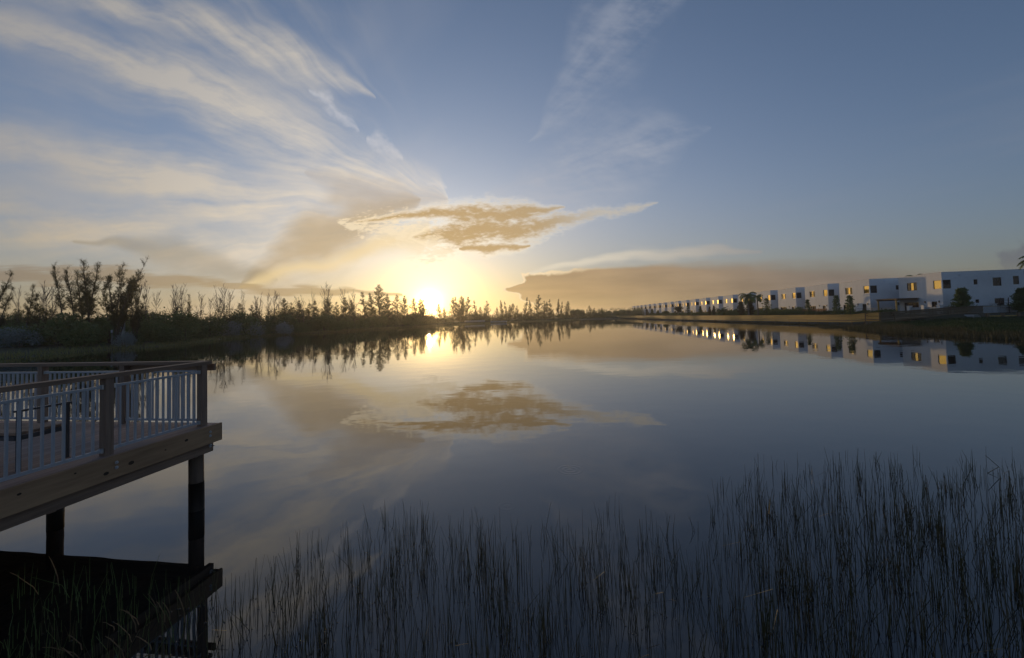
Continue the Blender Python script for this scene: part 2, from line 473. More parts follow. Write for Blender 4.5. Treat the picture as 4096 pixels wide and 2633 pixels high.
M['stucco'] = material('white_stucco', (0.82, 0.82, 0.83), 0.85, color2=(0.76, 0.76, 0.765), nscale=(0.9, 0.9, 0.6), bump=0.06, objvar=0.03)
M['roof'] = material('pale_roof_sheet', (0.6, 0.6, 0.6), 0.8, var=0.15, nscale=(1, 1, 1))
M['frame'] = material('bronze_window_frame', (0.10, 0.085, 0.075), 0.4, metal=0.4, var=0.1, nscale=(4, 4, 4))
M['glass'] = material('sunset_tinted_window_glass', (0.68, 0.52, 0.20), 0.06, metal=0.92, var=0.12, nscale=(0.5, 0.5, 0.5))  # golden reflection of the evening sky tinted into the pane colour
M['blind'] = material('window_blind', (0.45, 0.42, 0.36), 0.7, var=0.1, nscale=(1, 1, 30))
M['glass_dark'] = material('clear_window_glass', (0.012, 0.014, 0.018), 0.04, ior=1.5)
M['board'] = material('yellow_pine_boardwalk', (0.58, 0.37, 0.10), 0.7, color2=(0.40, 0.25, 0.06), nscale=(3, 0.5, 14), bump=0.2, objvar=0.14)
M['board_shaded'] = material('shaded_boardwalk_timber', (0.17, 0.12, 0.065), 0.8, color2=(0.10, 0.07, 0.04), nscale=(3, 0.5, 14), bump=0.2, objvar=0.2)  # boardwalk pine darkened in colour for the ramp side the sun misses
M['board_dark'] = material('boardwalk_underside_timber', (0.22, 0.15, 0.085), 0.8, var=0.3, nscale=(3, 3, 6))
M['white_paint'] = material('white_painted_timber', (0.72, 0.73, 0.74), 0.6, var=0.08, nscale=(3, 3, 3))
M['grey_block'] = material('grey_painted_block', (0.36, 0.40, 0.43), 0.85, var=0.12, nscale=(2, 2, 5))
M['rust_fence'] = material('red_cedar_fence', (0.34, 0.15, 0.06), 0.75, color2=(0.22, 0.09, 0.035), nscale=(1, 2, 12), objvar=0.2)
M['concrete'] = material('pale_concrete', (0.45, 0.45, 0.44), 0.9, var=0.25, nscale=(3, 3, 3), bump=0.2)
M['pole'] = material('grey_weathered_pole', (0.34, 0.36, 0.39), 0.8, var=0.3, nscale=(8, 8, 1), bump=0.3)
M['white_metal'] = material('white_enamel', (0.7, 0.72, 0.75), 0.4)
M['bark'] = material('dark_bark', (0.055, 0.042, 0.032), 0.9, color2=(0.10, 0.08, 0.06), nscale=(8, 8, 2), bump=0.5)
M['bark_pale'] = material('pale_bark', (0.20, 0.165, 0.14), 0.9, var=0.4, nscale=(6, 6, 1.5), bump=0.3)
M['needle'] = material('casuarina_needles', (0.065, 0.080, 0.032), 0.7, color2=(0.12, 0.11, 0.04), nscale=(0.8, 0.8, 0.8), objvar=0.2, trans=0.42)
M['leaf'] = material('dark_green_leaf', (0.105, 0.155, 0.045), 0.6, color2=(0.15, 0.19, 0.06), nscale=(1.2, 1.2, 1.2), objvar=0.25, trans=0.22)
M['leaf_bright'] = material('mid_green_leaf', (0.085, 0.13, 0.036), 0.6, color2=(0.12, 0.16, 0.045), nscale=(1.2, 1.2, 1.2), objvar=0.2, trans=0.25)
M['leaf_brown'] = material('olive_brown_leaf', (0.085, 0.070, 0.030), 0.7, color2=(0.06, 0.06, 0.025), nscale=(1.2, 1.2, 1.2), objvar=0.2, trans=0.22)
M['leaf_silver'] = material('silver_leaf', (0.32, 0.37, 0.36), 0.5, color2=(0.19, 0.23, 0.22), nscale=(1.5, 1.5, 1.5), objvar=0.12, trans=0.12)
M['grass'] = material('bank_grass_blade', (0.20, 0.22, 0.06), 0.7, color2=(0.26, 0.22, 0.085), nscale=(0.35, 0.35, 0.35), trans=0.25)
M['sedge'] = material('dry_sedge_blade', (0.115, 0.092, 0.042), 0.75, color2=(0.065, 0.066, 0.026), nscale=(0.25, 0.25, 0.25), trans=0.2)
M['lawn'] = material('lush_bank_grass', (0.030, 0.062, 0.014), 0.7, color2=(0.045, 0.078, 0.02), nscale=(0.4, 0.4, 0.4), trans=0.25)
M['reed'] = material('green_reed', (0.050, 0.060, 0.018), 0.5, color2=(0.13, 0.085, 0.032), nscale=(6, 6, 0.4), trans=0.0)
M['reed_dead'] = material('dead_reed', (0.22, 0.135, 0.06), 0.65, color2=(0.12, 0.065, 0.03), nscale=(9, 9, 2))
M['reed_fresh'] = material('fresh_green_reed', (0.10, 0.17, 0.04), 0.5, color2=(0.16, 0.17, 0.05), nscale=(6, 6, 0.6))
M['soil'] = material('bank_ground', (0.045, 0.055, 0.022), 0.95, color2=(0.075, 0.062, 0.036), nscale=(0.12, 0.12, 0.12), bump=0.5, bscale=8, detail=6)


def water_material():
    m = bpy.data.materials.new('still_lake_water'); m.use_nodes = True
    nt = m.node_tree; b = nt.nodes['Principled BSDF']
    b.inputs['Base Color'].default_value = (0.010, 0.010, 0.010, 1)
    b.inputs['Roughness'].default_value = 0.012
    b.inputs['IOR'].default_value = 1.78
    ge = nt.nodes.new('ShaderNodeNewGeometry')

    def nz(scale, detail=2.0):
        mp = nt.nodes.new('ShaderNodeMapping'); mp.inputs['Scale'].default_value = scale
        nt.links.new(ge.outputs['Position'], mp.inputs[0])
        n = nt.nodes.new('ShaderNodeTexNoise'); n.inputs['Scale'].default_value = 1; n.inputs['Detail'].default_value = detail
        nt.links.new(mp.outputs[0], n.inputs['Vector'])
        return n.outputs[0]

    def mth(op, a, b_):
        n = nt.nodes.new('ShaderNodeMath'); n.operation = op
        for i, q in enumerate((a, b_)):
            if hasattr(q, 'is_linked'): nt.links.new(q, n.inputs[i])
            else: n.inputs[i].default_value = q
        return n.outputs[0]
    # long low swell, short wind ripples in patches
    patch = nt.nodes.new('ShaderNodeMapRange'); patch.inputs[1].default_value = 0.48; patch.inputs[2].default_value = 0.72
    nt.links.new(nz((0.035, 0.05, 1), 2), patch.inputs[0])
    h = mth('MULTIPLY', nz((0.55, 0.8, 1), 2), WATER_SWELL)
    h = mth('ADD', h, mth('MULTIPLY', mth('MULTIPLY', nz((4.5, 9.0, 1), 2), patch.outputs[0]), WATER_RIPPLE))
    # rings left by fish
    for (cx, cy, r, k) in ((1.06, 8.05, 0.33, 0.0008), (-0.17, 6.6, 0.20, 0.0005)):
        d = nt.nodes.new('ShaderNodeVectorMath'); d.operation = 'DISTANCE'
        nt.links.new(ge.outputs['Position'], d.inputs[0]); d.inputs[1].default_value = (cx, cy, 0)
        w = mth('SINE', mth('MULTIPLY', d.outputs['Value'], 62.0), 0.0)
        e = nt.nodes.new('ShaderNodeMapRange'); e.interpolation_type = 'SMOOTHSTEP'
        e.inputs[1].default_value = r; e.inputs[2].default_value = r * 0.72; e.inputs[3].default_value = 0; e.inputs[4].default_value = 1
        nt.links.new(d.outputs['Value'], e.inputs[0])
        h = mth('ADD', h, mth('MULTIPLY', mth('MULTIPLY', w, e.outputs[0]), k))
    bp = nt.nodes.new('ShaderNodeBump'); bp.inputs['Strength'].default_value = 1.0; bp.inputs['Distance'].default_value = 1.0
    nt.links.new(h, bp.inputs['Height']); nt.links.new(bp.outputs[0], b.inputs['Normal'])
    return m


WATER_SWELL, WATER_RIPPLE = 0.0048, 0.0026
M['water'] = water_material()

# ------------------------------------------------------------------ lake, ground
LAKE = [(-68, 3), (-62, 20), (-57, 35), (-55.3, 46.5), (-56.5, 54), (-53, 61), (-57, 73), (-61, 90), (-57.6, 104), (-50, 115), (-46.5, 137),
        (-34, 164), (-21, 190), (5, 220), (40, 238), (60, 250), (70, 248), (68, 222), (64.2, 180), (61, 140), (59, 106), (58.4, 90), (57.6, 72),
        (49.5, 56.5), (43.5, 43), (42, 37), (43, 30), (46, 15), (40, 3), (10, 1.2), (-10, 0.8), (-40, 0)]


def smooth_loop(pts, n=6):
    out = []
    N = len(pts)
    for i in range(N):
        p0, p1, p2, p3 = (np.array(pts[(i + k - 1) % N], float) for k in range(4))
        for j in range(n):
            t = j / n
            out.append(0.5 * ((2 * p1) + (-p0 + p2) * t + (2 * p0 - 5 * p1 + 4 * p2 - p3) * t * t + (-p0 + 3 * p1 - 3 * p2 + p3) * t ** 3))
    return np.array(out)


SHORE = smooth_loop(LAKE)


def shore_dist(x, y):
    """Signed distance to the shoreline, positive on land (arrays)."""
    x = np.asarray(x, float); y = np.asarray(y, float)
    A = SHORE; B = np.roll(SHORE, -1, axis=0)
    best = np.full(x.shape, 1e9); inside = np.zeros(x.shape, bool)
    for (ax, ay), (bx, by) in zip(A, B):
        dx, dy = bx - ax, by - ay
        t = np.clip(((x - ax) * dx + (y - ay) * dy) / (dx * dx + dy * dy + 1e-9), 0, 1)
        best = np.minimum(best, (x - ax - t * dx) ** 2 + (y - ay - t * dy) ** 2)
        cr = ((ay > y) != (by > y)) & (x < (bx - ax) * (y - ay) / ((by - ay) if by != ay else 1e-9) + ax)
        inside ^= cr
    d = np.sqrt(best)
    return np.where(inside, -d, d)


def sstep(a, b, x):
    t = np.clip((x - a) / (b - a), 0, 1)
    return t * t * (3 - 2 * t)


def ground_z(x, y, d=None):
    x = np.asarray(x, float); y = np.asarray(y, float)
    if d is None: d = shore_dist(x, y)
    z = np.where(d < 0, np.maximum(d * 0.35, -1.2), 0.0)
    z = z + np.where(d > 0, 0.10 * np.minimum(d, 3) + 0.6 * sstep(2, 16, d), 0)
    # plateau of the houses on the right bank, held by a low timber wall at its near end
    pl = sstep(60.5, 66.0, x - 0.035 * np.maximum(y - 62, 0)) * sstep(62.6, 64.0, y + 0.0 * x)
    z = z * (1 - pl * (d > 0)) + 1.45 * pl * (d > 0)
    near_r = sstep(50, 75, x) * (1 - sstep(60.0, 63.5, y)) * (d > 0)
    z = np.where(near_r > 0, z * (1 - near_r) + near_r * np.minimum(z, 0.28 + 0.008 * (x - 50)), z)
    return z + (d > 0.5) * (0.05 * np.sin(x * 0.7 + 1.3 * np.sin(y * 0.31)) * np.sin(y * 0.53))


def gz(x, y): return float(ground_z(np.array([x]), np.array([y]))[0])


def build_ground():
    xs = np.concatenate([[-1800, -700, -320], np.arange(-170, 190.1, 2.0), [340, 800, 1800]])
    ys = np.concatenate([[-900, -150], np.arange(-20, 320.1, 2.0), [420, 700, 1200, 2000]])
    X, Y = np.meshgrid(xs, ys)
    Z = ground_z(X.ravel(), Y.ravel())
    V_ = np.stack([X.ravel(), Y.ravel(), Z], 1)
    nx, ny = len(xs), len(ys)
    i = (np.arange(ny - 1)[:, None] * nx + np.arange(nx - 1)[None]).ravel()
    Fc = np.stack([i, i + 1, i + nx + 1, i + nx], 1)
    o = link('ground', np_mesh('ground', V_, Fc, M['soil'], smooth=True))
    tag(o, kind='structure')
    me = bpy.data.meshes.new('water')
    me.from_pydata([(-110, -12, 0), (110, -12, 0), (110, 290, 0), (-110, 290, 0)], [], [(0, 1, 2, 3)])
    me.materials.append(M['water'])
    tag(link('water', me), kind='structure')


build_ground()

# ------------------------------------------------------------------ the viewing deck
DECK_Z = 1.385
deck = empty('viewing_deck', (-5.28, 6.78, DECK_Z), R_(-8.0))    # local +Y runs out over the lake along the near railing, -X to the left
tag(deck, 'timber viewing deck on pilings with grey metal railing at the left', 'deck')
U0 = -6.6          # landward end of the deck (local y)
V1 = -6.4          # far left end (local x)
rnd = random.Random(4)
# deck boards
x = 0.13
w = 0.138
while x > V1:
    MB().box((x - w, U0, -0.038), (x, 0.16, 0.0)).build('deck_board', M['deck'], deck)
    x -= w + 0.006
# fascia joists
MB().box((0.135, U0, -0.295), (0.175, 0.235, -0.004)).build('fascia_board', M['fascia'], deck)
MB().box((V1, 0.165, -0.295), (0.130, 0.205, -0.004)).build('fascia_board', M['wood_v'], deck)
MB().box((0.03, U0, -0.45), (0.115, 0.12, -0.302)).build('edge_beam', M['wood_u'], deck)
for k in range(8):
    MB().box((-0.75 - k * 0.75, U0, -0.28), (-0.71 - k * 0.75, 0.16, -0.042)).build('joist', M['wood_u'], deck)
for yy in (-0.05, -1.95, -3.85, -5.6):
    MB().box((V1, yy - 0.04, -0.50), (0.0, yy + 0.04, -0.302)).build('cross_beam', M['wood_v'], deck)
# knots and bolts in the fascia
for yy, zz, r in ((-0.42, -0.11, 0.020), (-1.22, -0.17, 0.026), (-1.52, -0.20, 0.022), (-2.35, -0.10, 0.014), (-2.52, -0.16, 0.012), (-1.85, -0.07, 0.010), (-0.75, -0.15, 0.010)):
    mb = MB()
    mb.face([(0.1775, yy + r * 1.5 * math.cos(t * 0.7854), zz + r * math.sin(t * 0.7854)) for t in range(8)])
    mb.build('knot', M['knot'], deck)


def bolt(x, y, z, axis='x'):
    o = MB()
    if axis == 'x':
        o.tube([(x, y, z), (x + 0.006, y, z)], 0.022, 10).tube([(x + 0.006, y, z), (x + 0.022, y, z)], 0.012, 6)
    o.build('bolt', M['galv'], deck)


def post(x, y, h=1.018, s=0.098):
    p = MB().box((x - s / 2, y - s / 2, 0.002), (x + s / 2, y + s / 2, h)).build('post', M['wood_z'], deck)
    return p


NEAR = [-0.02, -1.42, -2.84, -4.26, -5.68]      # posts of the near railing (local y), at local x = 0
FAR = [-1.62, -3.36, -5.1]                       # posts of the far railing (local x), at local y = 0
for y in NEAR:
    post(0.045, y)
    for zz in (-0.10, -0.165): bolt(0.175, y + 0.02, zz)
for x in FAR: post(x, 0.09)
# timber top rail
for a, b in ((0.10, -2.84), (-2.846, U0)):
    MB().box((-0.035, b, 1.020), (0.115, a, 1.074)).build('top_rail', M['wood_u'], deck)
for a, b in ((-0.04, -1.62), (-1.625, -5.1), (-5.105, V1)):
    MB().box((b, 0.02, 1.020), (a, 0.165, 1.0735)).build('top_rail', M['wood_v'], deck)
MB().box((-1.62, 0.148, 0.905), (0.105, 0.186, 1.018)).build('rail_board', M['wood_v'], deck)


def rail_panel(a, b, axis):
    """Metal infill between two posts: two rails with brackets and balusters."""
    L = abs(b - a)
    d = 1 if b > a else -1
    f = (lambda t, o, z: (o, a + d * t, z)) if axis == 'y' else (lambda t, o, z: (a + d * t, o, z))
    off = 0.045 if axis == 'y' else 0.09
    for z, h in ((0.905, 0.030), (0.075, 0.034)):
        r = MB().bar(f(0.0, off, z), f(L, off, z), 0.042, h).build('metal_rail', M['alu'], deck)
        for t in (0.012, L - 0.012):
            MB().bar(f(t - 0.012 * 1, off, z), f(t + 0.012, off, z), 0.062, 0.058).build('bracket', M['galv'], r)
    n = max(2, round(L / 0.102))
    for k in range(1, n):
        t = L * k / n
        if axis == 'y':
            MB().box((off - 0.0115, a + d * t - 0.0115, 0.092), (off + 0.0115, a + d * t + 0.0115, 0.89)).build('baluster', M['alu'], deck)
        else:
            MB().box((a + d * t - 0.0115, off - 0.0115, 0.092), (a + d * t + 0.0115, off + 0.0115, 0.89)).build('baluster', M['alu'], deck)


for a, b in zip(NEAR[:-1], NEAR[1:]): rail_panel(a - 0.056, b + 0.056, 'y')
xs_ = [0.045] + FAR
for a, b in zip(xs_[:-1], xs_[1:]): rail_panel(a - 0.056, b + 0.056, 'x')
rail_panel(-5.156, V1, 'x')


def piling(x, y, r):
    n = 14
    rn = random.Random(int(x * 100))
    mb = MB()
    zs = [-0.45, -0.6, -0.92]
    pts = [(x, y, z) for z in zs]
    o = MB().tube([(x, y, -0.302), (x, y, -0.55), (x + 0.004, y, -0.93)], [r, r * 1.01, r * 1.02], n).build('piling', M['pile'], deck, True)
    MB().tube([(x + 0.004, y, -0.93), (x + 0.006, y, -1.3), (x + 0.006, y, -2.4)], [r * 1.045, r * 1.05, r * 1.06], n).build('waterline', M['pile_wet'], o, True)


piling(-0.09, 0.00, 0.105)
piling(-2.92, 0.00, 0.105)
for x_, y_ in ((-0.22, -3.8), (-3.4, -3.8), (-0.22, -5.8), (-3.4, -5.8)): piling(x_, y_, 0.125)
# bolt through the beam by the corner piling
bo = MB(); bo.tube([(0.10, 0.06, -0.345), (0.13, 0.06, -0.345)], 0.03, 10).tube([(0.13, 0.06, -0.345), (0.19, 0.06, -0.345)], 0.01, 6)
bo.build('bolt', M['galv'], deck)

# bench on the deck
bench = empty('bench', (-5.89, 5.32, DECK_Z), R_(-8.0))
tag(bench, 'dark steel framed bench with timber slat seat standing on the deck', 'bench')
for xx in (-0.02, -1.78):
    for y in (0.0, -0.47):
        MB().box((xx - 0.017, y - 0.017, 0.0), (xx + 0.017, y + 0.017, 0.70)).build('leg', M['dark_metal'], bench)
    MB().box((xx - 0.022, -0.51, 0.702), (xx + 0.022, 0.05, 0.725)).build('armrest', M['dark_metal'], bench)
    MB().box((xx - 0.018, -0.446, 0.365), (xx + 0.018, -0.024, 0.415)).build('seat_rail', M['dark_metal'], bench)
MB().box((-1.756, -0.49, 0.36), (-0.044, -0.45, 0.41)).build('front_rail', M['dark_metal'], bench)
MB().box((-1.756, -0.02, 0.36), (-0.044, 0.02, 0.41)).build('back_rail', M['dark_metal'], bench)
for k in range(5):
    y = -0.44 + k * 0.088
    MB().box((-1.76, y - 0.039, 0.418), (-0.04, y + 0.039, 0.45)).build('seat_slat', M['wood_v'], bench)

# ------------------------------------------------------------------ white houses on the right bank
HG = 1.45                                    # ground level of the houses
ROW_ANG = R_(5.6)                            # the row runs a little east of north
ROW_DIR = Vector((math.sin(ROW_ANG), math.cos(ROW_ANG), 0))
HOUSE_ROT = R_(-7.5)                         # local +Y along the lake front, local +X to the right along the gable
HLEN, HDEP, HTOP = 9.4, 17.0, 7.30
WT = 0.16                                    # depth of the window reveals


def wall_panel(mb, L, z0, z1, holes, fx):
    """Wall L long between heights z0 and z1 with rectangular holes (a, b, lo, hi) and their reveals; fx(s, depth, z) -> point."""
    ss = sorted({0, L, *[h[0] for h in holes], *[h[1] for h in holes]})
    zz = sorted({z0, z1, *[h[2] for h in holes], *[h[3] for h in holes]})
    for a, b in zip(ss[:-1], ss[1:]):
        for c, d in zip(zz[:-1], zz[1:]):
            if any(h[0] <= a and b <= h[1] and h[2] <= c and d <= h[3] for h in holes): continue
            mb.face([fx(a, 0, c), fx(b, 0, c), fx(b, 0, d), fx(a, 0, d)])
    for a, b, c, d in holes:
        for q in (((a, c), (b, c)), ((b, c), (b, d)), ((b, d), (a, d)), ((a, d), (a, c))):
            (s0, t0), (s1, t1) = q
            mb.face([fx(s0, 0, t0), fx(s1, 0, t1), fx(s1, WT, t1), fx(s0, WT, t0)])


def window(root, fx, a, b, lo, hi, n, kind='glass'):
    """Window in a hole: a frame with mullions and n panes, set back in the wall."""
    fr = MB()
    t = 0.05
    dq = 0.06

    def bx(s0, s1, z0, z1, d0, d1):
        P = [fx(s0, d0, z0), fx(s1, d0, z0), fx(s1, d1, z0), fx(s0, d1, z0), fx(s0, d0, z1), fx(s1, d0, z1), fx(s1, d1, z1), fx(s0, d1, z1)]
        i = len(fr.v); fr.v += [tuple(p) for p in P]
        for q in ((0, 3, 2, 1), (4, 5, 6, 7), (0, 1, 5, 4), (1, 2, 6, 5), (2, 3, 7, 6), (3, 0, 4, 7)): fr.f.append(tuple(i + k for k in q)); fr.m.append(0)
    bx(a + .002, b - .002, lo + .002, lo + t, dq, dq + 0.07)
    bx(a + .002, b - .002, hi - t, hi - .002, dq, dq + 0.07)
    W = (b - a) / n
    for k in range(n + 1):
        c = a + k * W
        s0, s1 = max(a + .002, c - t / 2 - (t / 2 if k == n else 0)), min(b - .002, c + t / 2 + (t / 2 if k == 0 else 0))
        bx(s0, s1, lo + t + .001, hi - t - .001, dq, dq + 0.07)
    w = fr.build('window', M['frame'], root)
    for k in range(n):
        m = MB()
        d = dq + 0.035 + (0.02 if k % 2 else 0.0)
        m.face([fx(a + k * W, d, lo + .01), fx(a + (k + 1) * W, d, lo + .01), fx(a + (k + 1) * W, d, hi - .01), fx(a + k * W, d, hi - .01)])
        m.build('pane', M[kind if not (n == 3 and k != 1) else 'glass_dark'], w)
    return w


def make_house(full=True, first=False):
    root = empty('house')
    lake = lambda s, d, z: Vector((d, s, z))                  # lake front: faces -X
    lake2 = lambda s, d, z: Vector((d + 0.14, s + 4.9, z))    # its far half stands back a little
    gable = lambda s, d, z: Vector((s, d, z))                 # gable: faces -Y
    up = [(0.16, 1.66, 4.42, 5.95)]
    lowr = [(1.15, 2.25, 0.75 if first else 0.05, 2.2)]
    wl = up + lowr
    m = MB(); wall_panel(m, 4.9, -0.6, HTOP, wl, lake)
    m.face([(0, 4.9, -0.6), (0.14, 4.9, -0.6), (0.14, 4.9, HTOP), (0, 4.9, HTOP)])
    m.build('lake_wall', M['stucco'], root)
    wl2 = [(0.35, 2.55, 4.45, 5.95), (0.1, 3.4, 0.05, 2.2)]
    m = MB(); wall_panel(m, HLEN - 4.9, -0.6, HTOP - 0.12, wl2, lake2)
    m.face([(0.14, HLEN, -0.6), (HDEP, HLEN, -0.6), (HDEP, HLEN, HTOP - .12), (0.14, HLEN, HTOP - .12)])
    m.build('lake_wall', M['stucco'], root)
    wg = [(0.16, 1.40, 4.42, 5.95), (4.9, 5.5, 4.95, 5.85)]
    if full: wg += [(7.8, 9.1, 4.6, 6.05), (10.85, 11.75, 4.75, 6.2), (5.0, 5.55, 1.75, 2.35), (7.9, 9.35, 0.9, 2.45)]
    m = MB(); wall_panel(m, HDEP, -0.6, HTOP, wg, gable)
    m.face([(HDEP, 0, -.6), (HDEP, HLEN, -.6), (HDEP, HLEN, HTOP), (HDEP, 0, HTOP)])
    m.build('gable_wall', M['stucco'], root)
    m = MB(); m.box((0.25, 0.25, HTOP - 0.5), (HDEP - 0.25, HLEN - 0.2, HTOP - 0.35)); m.build('roof', M['roof'], root)
    # parapet caps
    m = MB(); m.box((-0.03, -0.03, HTOP), (HDEP, 0.2, HTOP + 0.05)).box((-0.03, 0.2, HTOP), (0.2, 4.92, HTOP + 0.05)); m.build('parapet_cap', M['stucco'], root)
    m = MB(); m.box((0.11, 4.93, HTOP - 0.12), (0.34, HLEN, HTOP - 0.07)); m.build('parapet_cap', M['stucco'], root)
    rn = random.Random(3)
    window(root, lake, *up[0], 1)
    window(root, lake, *lowr[0], 2, 'glass_dark' if full else 'glass')
    window(root, lake2, *wl2[0], 3)
    window(root, lake2, *wl2[1], 4 if full else 3, 'glass_dark' if full else 'glass')
    ns = [1, 1, 2, 1, 1, 2]
    for h, n in zip(wg, ns): window(root, gable, *h, n, 'glass_dark')
    if full:
        for s, z in ((2.75, 6.75), (7.3, 6.82)):
            MB().tube([(s, -0.14, z), (s, 0.0, z)], 0.11, 10).build('roof_spout', M['white_metal'], root)
        for s, z in ((2.1, 6.25), (3.6, 6.25), (6.7, 2.9)):
            MB().box((s, -0.07, z), (s + 0.3, -0.001, z + 0.08)).build('wall_vent', M['white_metal'], root)
        for s in (0.6, 3.4):
            l = MB().box((-0.14, s, 2.0), (-0.002, s + 0.12, 2.35)).build('wall_lamp', M['frame'], root)
            MB().box((-0.12, s + 0.02, 1.94), (-0.03, s + 0.10, 1.998)).build('lamp_glass', M['white_metal'], l)
    return root


proto_full, proto_far = make_house(True), make_house(False)
START = Vector((75.6, 70.2, HG))
PITCH = 12.55
NH = 21
n_txt = {0: 'white flat-roofed house nearest the right edge, with the pergola',
         1: 'white flat-roofed house with a black garden rail, second from the right edge'}
for i in range(NH):
    if i == 0: h = proto_full
    elif i < 8: h = copy_tree(proto_full)
    elif i == 8: h = proto_far
    else: h = copy_tree(proto_far)
    h.location = START + ROW_DIR * (i * PITCH) + Vector((-2.8 if i else 0, 0, 0))     # the nearest house stands back a little
    h.rotation_euler = (0, 0, HOUSE_ROT)
    tag(h, n_txt.get(i, 'white flat-roofed lakeside house, %s in the row counted from the right' % ORD[i]), 'house', 'white houses along the right bank')

H0 = proto_full.location
MH = Matrix.Translation(H0) @ Matrix.Rotation(HOUSE_ROT, 4, 'Z')


def hp(x, y, z):
    """Point near the first house: x across the gable, y along the lake front, z above its ground."""
    return MH @ Vector((x, y, z))


# pergola at the near house
pg = empty('pergola', hp(-3.2, 5.2, 0), HOUSE_ROT)
tag(pg, 'dark timber pergola against the lake front of the nearest white house', 'pergola')
MB().box((-0.6, -0.2, 2.62), (3.16, 0.0, 2.82)).build('beam', M['wood_v'], pg)
MB().box((-0.6, 4.2, 2.62), (3.16, 4.4, 2.82)).build('beam', M['wood_v'], pg)
for k in range(9):
    MB().box((-0.5 + k * 0.42, -0.5, 2.822), (-0.44 + k * 0.42, 4.8, 2.98)).build('rafter', M['board_dark'], pg)
MB().box((-0.75, -0.55, 2.984), (3.16, 4.9, 3.02)).build('roof_sheet', M['board_dark'], pg)
for x_, y_ in ((-0.4, -0.1), (-0.4, 4.3)):
    MB().box((x_ - 0.1, y_ - 0.09, 0), (x_ + 0.1, y_ + 0.09, 2.618)).build('post', M['board'], pg)

# white garden wall of the near house
gw = empty('garden_wall', hp(-1.6, 4.0, 0), HOUSE_ROT)
tag(gw, 'grey block garden wall with white pillars below the nearest white house', 'wall', kind='thing')


def gwall(x0, y0, x1, y1, n):
    for k in range(n):
        a = Vector((x0 + (x1 - x0) * k / n, y0 + (y1 - y0) * k / n, 0)); b = Vector((x0 + (x1 - x0) * (k + 1) / n, y0 + (y1 - y0) * (k + 1) / n, 0))
        d = (b - a).normalized()
        MB().bar(a + d * 0.3 + Vector((0, 0, 0.63)), b - d * 0.3 + Vector((0, 0, 0.63)), 0.18, 1.26).build('wall_panel', M['grey_block'], gw)
        p = MB().box((a.x - 0.28, a.y - 0.28, 0), (a.x + 0.28, a.y + 0.28, 1.5)).build('pillar', M['white_paint'], gw)
        MB().box((a.x - 0.34, a.y - 0.34, 1.502), (a.x + 0.34, a.y + 0.34, 1.58)).build('cap', M['white_paint'], p)


gwall(-0.2, 0.6, 0.3, -4.9, 2)
gwall(0.3, -4.9, 24.0, -5.6, 6)

# basketball hoop
hoop = empty('basketball_hoop', hp(10.9, -2.6, 0), HOUSE_ROT)
tag(hoop, 'black basketball backboard on a pole behind the garden wall', 'basketball hoop')
MB().tube([(0.35, 0.35, 0), (0.35, 0.35, 2.6), (0.35, 0.1, 3.0)], 0.05, 8).build('pole', M['black_metal'], hoop)
bb = MB().box((-0.55, -0.02, 2.75), (0.9, 0.02, 3.3)).build('backboard', M['black_metal'], hoop)
mk_ = MB()
for a, b in (((0.02, 2.88), (0.33, 2.90)), ((0.02, 3.08), (0.33, 3.10)), ((0.02, 2.88), (0.04, 3.10)), ((0.31, 2.88), (0.33, 3.10))):
    mk_.box((a[0], -0.024, a[1]), (b[0], -0.021, b[1]))
mk_.build('target_square', M['white_paint'], bb)
MB().tube([(0.17 + 0.22 * math.cos(t * 0.5236), -0.25 + 0.22 * math.sin(t * 0.5236), 2.80) for t in range(13)], 0.012, 5, cap=False).build('rim', M['rust_fence'], hoop)

# trampoline with its net posts beside the hoop
tr = empty('trampoline', hp(8.4, -2.9, 0), HOUSE_ROT)
tag(tr, 'trampoline with black net posts behind the garden wall beside the hoop', 'trampoline')
ringp = [(1.75 * math.cos(t * math.pi / 12), 1.75 * math.sin(t * math.pi / 12), 0.85) for t in range(25)]
MB().tube(ringp, 0.05, 6, cap=False).build('frame', M['black_metal'], tr)
mt_ = MB(); mt_.face([(1.7 * math.cos(t * math.pi / 12), 1.7 * math.sin(t * math.pi / 12), 0.87) for t in range(24)]); mt_.build('mat', M['black_metal'], tr)
for t in range(6):
    a = t * math.pi / 3 + 0.3
    MB().tube([(1.8 * math.cos(a), 1.8 * math.sin(a), 0), (1.8 * math.cos(a), 1.8 * math.sin(a), 2.2), (1.7 * math.cos(a), 1.7 * math.sin(a), 2.5)], 0.045, 6).build('net_post', M['black_metal'], tr)
nt_ = MB()
for z in (1.2, 1.7, 2.15):
    nt_.tube([(1.78 * math.cos(t * math.pi / 12), 1.78 * math.sin(t * math.pi / 12), z - 0.12 * abs(math.sin(t * math.pi / 4))) for t in range(25)], 0.014, 4, cap=False)
nt_.build('net_cord', M['black_metal'], tr)


# black rail fence in front of the second and third house
def rail_fence(name, label, pts, n, mat, h=1.05, bars=6, post_w=0.05):
    root = empty(name, pts[0])
    tag(root, label, 'fence')
    o = Vector(pts[0])
    P = [Vector(p) - o for p in pts]
    for a, b, k in zip(P[:-1], P[1:], n):
        for j in range(k + 1):
            c = a.lerp(b, j / k)
            MB().box((c.x - post_w / 2, c.y - post_w / 2, c.z), (c.x + post_w / 2, c.y + post_w / 2, c.z + h + 0.03)).build('post', mat, root)
        MB().bar(a + Vector((0, 0, h)), b + Vector((0, 0, h)), 0.05, 0.05).build('top_rail', mat, root)
        for j in range(bars):
            z = 0.12 + (h - 0.2) * j / bars
            MB().bar(a + Vector((0, 0, z)), b + Vector((0, 0, z)), 0.02, 0.025).build('bar', mat, root)
    return root


